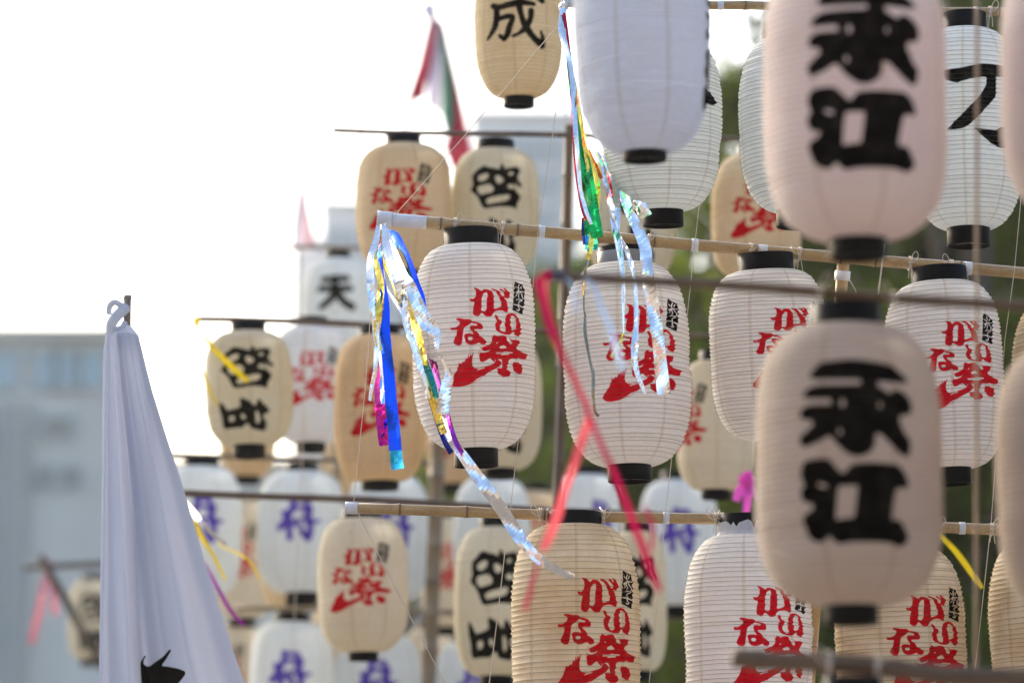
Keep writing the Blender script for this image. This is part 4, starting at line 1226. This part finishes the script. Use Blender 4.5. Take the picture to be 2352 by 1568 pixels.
# ------------------------------------------------------------------ guy strings
def guy(label, pts, r=0.0012):
    P = [at(*p) for p in pts]
    o = P[0]
    fine = []
    for a, b in zip(P[:-1], P[1:]):
        L = (b - a).length
        for i in range(12):
            u = i / 12
            fine.append(a.lerp(b, u) - Vector((0, 0, 0.006 * L * math.sin(math.pi * u))))
    fine.append(P[-1])
    v, f = tube([p - o for p in fine], r, 6)
    ob = obj('guy_string', v, f, M_STRING)
    ob.location = o
    tag(ob, label, 'string', 'strings bracing the lantern poles')

guy('slanting white string from the upper pole tip down to the taped pole tip', [(1287, 52, 10.72), (905, 497, 10.98)])
guy('white string hanging from the upper streamers past the sharp pole', [(1297, 120, 10.7), (1236, 528, 10.98), (1196, 960, 10.98), (1172, 1172, 10.98)])
guy('string from the lower pole down past the block lettered lantern', [(1170, 1176, 10.98), (1142, 1420, 10.98), (1112, 1660, 10.98)])
guy('string hanging left of the blue foil to the lower taped tip', [(866, 520, 11.0), (838, 900, 11.0), (812, 1156, 11.0)])
guy('slack string slanting from the lower taped tip to the bottom edge', [(820, 1172, 10.98), (920, 1372, 10.98), (1040, 1600, 10.98)])
guy('string hanging right of the banded lantern down to the bottom edge', [(1656, 20, 10.72), (1596, 560, 10.98), (1530, 1168, 10.98), (1486, 1620, 10.98)])
guy('string hanging down beside the taped mast top', [(2032, 560, 10.9), (2014, 700, 10.9), (2000, 760, 10.9)], 0.0024)
guy('string at the right edge beside the last sharp lantern', [(2352, 380, 10.9), (2330, 620, 10.98), (2308, 780, 10.98), (2276, 1205, 10.98), (2230, 1620, 10.98)])
guy('loose string end dangling from the mast tape', [(1950, 640, 10.95), (1966, 668, 10.95), (1968, 730, 10.95)], 0.0018)
guy('faint string crossing the far left sky to the grey tower', [(722, 420, 22.0), (655, 560, 22.0)], 0.003)
guy('far string down across the purple printed lanterns', [(704, 740, 15.2), (690, 1140, 15.2), (676, 1420, 15.4)], 0.0022)
guy('far string just left of the blurred brown mast', [(1300, 240, 14.4), (1292, 640, 14.4), (1270, 1180, 14.4)], 0.0022)
guy('thin string crossing the close lower lantern row', [(1868, 1440, 10.4), (1845, 1640, 10.4)], 0.0024)


# ------------------------------------------------------------------ flags
def white_banner():
    d = 11.75
    L = [(770, 243), (800, 238), (900, 236), (1100, 234), (1300, 231), (1568, 227), (2100, 222), (2700, 220)]
    Rr = [(768, 318), (800, 326), (850, 338), (900, 351), (1000, 382), (1100, 415), (1200, 445), (1300, 474), (1400, 506), (1500, 538), (1568, 562), (1800, 640), (2100, 720), (2700, 800)]
    edge = lambda E, y: float(np.interp(y, [e[0] for e in E], [e[1] for e in E]))
    A = Art(800, 1100)
    emb = [(740,910),(770,860),(800,810),(825,815),(790,870),(785,930),(830,965),(880,965),(950,910),(1080,820),(1170,715),(1195,730),(1120,860),(1050,960),(1150,970),(1300,1000),(1400,1040),(1400,1090),(1300,1216),(1230,1300),(1000,1350),(800,1340),(760,1250),(750,1100)]
    P = []
    for x, y in chaikin(emb, 1):
        X, Y = 206.7 + x * .15625, 1378.1 + y * .15625
        P.append(((X - edge(L, Y)) / (edge(Rr, Y) - edge(L, Y)) * A.w, (1 - (Y - 770) / 1930.0) * A.h))
    A.paint(A.cover(np.array(P)), BLK)
    hem = A.rgb[:, :22]; hem *= np.array([0.93, 0.94, 0.97], np.float32)
    mat = mat_cloth('banner_white_cloth', (0.49, 0.535, 0.655), 0.12, image=A.image('print_banner_emblem'))
    root_p = at(297, 690, d); root_p.z = 0
    t = thing('banner_flag', 'white cloth banner with black emblem hanging in folds at the left', 'banner', root_p)
    nu, nv = 96, 110
    top_y = at(293, 678, d + 0.02).y
    V, UV = [], []
    for j in range(nv):
        y = 770 + 1930 * (j / (nv - 1)) ** 1.25
        l, r_ = edge(L, y), edge(Rr, y)
        s = min(1.0, (y - 770) / 700.0)
        for i in range(nu):
            u = i / (nu - 1)
            x = l + (r_ - l) * u
            sag = 12 * math.sin(math.pi * u) * (1 - s) ** 2
            warp = u ** 0.8
            z = (0.003 + 0.004 * s) * (1 - abs(math.sin(warp * 21.0 + 0.9 * s)) * 2) * (1 - 0.7 * u) + 0.006 * math.sin(9 * u + 7.0 * s + 2 * math.sin(5 * s)) * s + (0.010 + 0.032 * s) * (math.sin(warp * 15.0 + 0.6) * (1 - 0.55 * u) + 0.5 * math.sin(warp * 27 + 1.8 + s) * (1 - 0.8 * u)) + 0.02 * math.sin(3.1 * u + 1.4 * s)
            V.append(on_y(x, y - sag * 0.6, top_y - 0.11 + z) - root_p)
            UV.append((u, 1 - (y - 770) / 1930.0))
    obj('cloth', V, grid_faces(nv, nu), mat, t, uv=UV)
    # grey plastic pole
    top = at(293, 678, d + 0.02) - root_p
    bot = Vector((at(300, 1568, d + 0.02).x - root_p.x, top.y, 0))
    v, f = tube([bot, bot.lerp(top, 0.5), top - Vector((0, 0, 0.014)), top - Vector((0, 0, 0.0135)), top], [0.0125, 0.0125, 0.0120, 0.0135, 0.0135], 16)
    obj('pole', v, f, mat_simple('pole_grey_brown', (0.17, 0.155, 0.16), 0.45), t)
    # tied white cloth at the head
    mt = mat_cloth('tie_cloth', (0.62, 0.66, 0.74), 0.3)
    parts = [tube(catmull([tuple(at(*p) - root_p) for p in ((293, 712, d), (276, 700, d - .02), (262, 694, d - .02), (252, 704, d - .01), (250, 722, d))], 5), [0.010] * 20 + [0.006], 8),
             tube(catmull([tuple(at(*p) - root_p) for p in ((290, 706, d - .01), (272, 722, d - .03), (256, 744, d - .03), (256, 768, d - .02), (248, 776, d - .02))], 5), [0.017] * 14 + [0.020] * 7, 8),
             tube(catmull([tuple(at(*p) - root_p) for p in ((287, 740, d - .03), (280, 752, d - .04), (262, 757, d - .04))], 5), 0.009, 8)]
    v, f = merge(*parts)
    obj('tie_cloth', v, f, mt, t)
    hv = [at(*p) - root_p for p in ((242, 792, d - .06), (258, 776, d - .07), (278, 768, d - .08), (296, 766, d - .08), (321, 773, d - .06), (304, 752, d - .02), (284, 740, d - .03), (268, 752, d - .04), (252, 770, d - .05), (280, 756, d - .05))]
    obj('head_patch', hv, [(0, 1, 9, 8), (1, 2, 9), (2, 3, 9), (3, 4, 5, 9), (5, 6, 9), (6, 7, 9), (7, 8, 9)], mt, t)


white_banner()


def hanging_flag(label, pole_px, d, bands, polec=M_BAMBOO_DK, dia=9):
    """bands: (label, material, left edge, right edge) as frame polylines"""
    base = at(*pole_px[-1], d); base.z = 0
    t = thing('festival_flag', label, 'flag', base, group='flags flying behind the lanterns')
    pts = [at(*p, d + 0.05) - base for p in pole_px] + [Vector((0, 0.05, 0))]
    v, f = tube(pts, dia / 2 * d / FPX, 8)
    obj('pole', v, f, polec, t)
    for bi, (mn, mat, Lp, Rp) in enumerate(bands):
        n, cols = 30, 6
        def samp(E, t_):
            q = t_ * (len(E) - 1)
            return [float(np.interp(q, range(len(E)), [e[k] for e in E])) for k in (0, 1)]
        V = []
        for j in range(n):
            l, r_ = samp(Lp, j / (n - 1)), samp(Rp, j / (n - 1))
            for k in range(cols):
                u = k / (cols - 1)
                z = 0.05 * math.sin((bi + u) * 3.4 + j * 0.12)
                cxm = 1008 if l[0] > 900 else 694
                V.append(at(cxm + (l[0] + (r_[0] - l[0]) * u - cxm) * 1.2, l[1] + (r_[1] - l[1]) * u, d + z) - base)
        tag(obj('cloth', V, grid_faces(n, cols), mat, t), mn)


c_red = mat_cloth('flag_red', (0.42, 0.04, 0.08), 0.25); c_wht = mat_cloth('flag_white', (0.58, 0.54, 0.68), 0.25)
c_grn = mat_cloth('flag_green', (0.07, 0.22, 0.17), 0.25); c_dkr = mat_cloth('flag_dark_red', (0.32, 0.035, 0.065), 0.25)
hanging_flag('blurred red white and green flag drooping from a slanting pole at the top', [(996, 14), (962, 160), (932, 296)], 27.0, [
    ('white tip', c_wht, [(972, 8), (978, 34), (990, 50)], [(1002, 4), (1004, 30), (1004, 52)]),
    ('red band', c_red, [(996, 40), (980, 110), (960, 180), (944, 240)], [(1002, 42), (994, 112), (986, 182), (980, 226)]),
    ('white band', c_wht, [(1002, 42), (994, 112), (986, 182), (986, 242)], [(1010, 46), (1014, 112), (1014, 184), (1010, 262)]),
    ('green band', c_grn, [(1010, 46), (1014, 112), (1014, 184), (1012, 262), (1026, 330)], [(1014, 50), (1024, 120), (1033, 190), (1042, 280), (1048, 340)]),
    ('dark red band', c_dkr, [(1014, 50), (1024, 120), (1033, 190), (1036, 280), (1016, 336), (1034, 392)], [(1018, 54), (1032, 130), (1048, 210), (1062, 290), (1070, 350), (1068, 388)])])
c_pnk = mat_cloth('flag_faded_pink', (0.66, 0.46, 0.52), 0.4); c_lil = mat_cloth('flag_pale_lilac', (0.66, 0.65, 0.76), 0.4)
hanging_flag('faint pale pink streamer flag against the white sky left of the grey tower', [(692, 290), (690, 420), (684, 600)], 30.0, [
    ('pale lilac band', c_lil, [(691, 330), (686, 420), (676, 500), (673, 575)], [(693, 330), (692, 420), (693, 500), (694, 578)]),
    ('faded pink band', c_pnk, [(693, 330), (692, 420), (693, 500), (694, 578)], [(695, 330), (698, 420), (712, 500), (722, 560)])], dia=6)
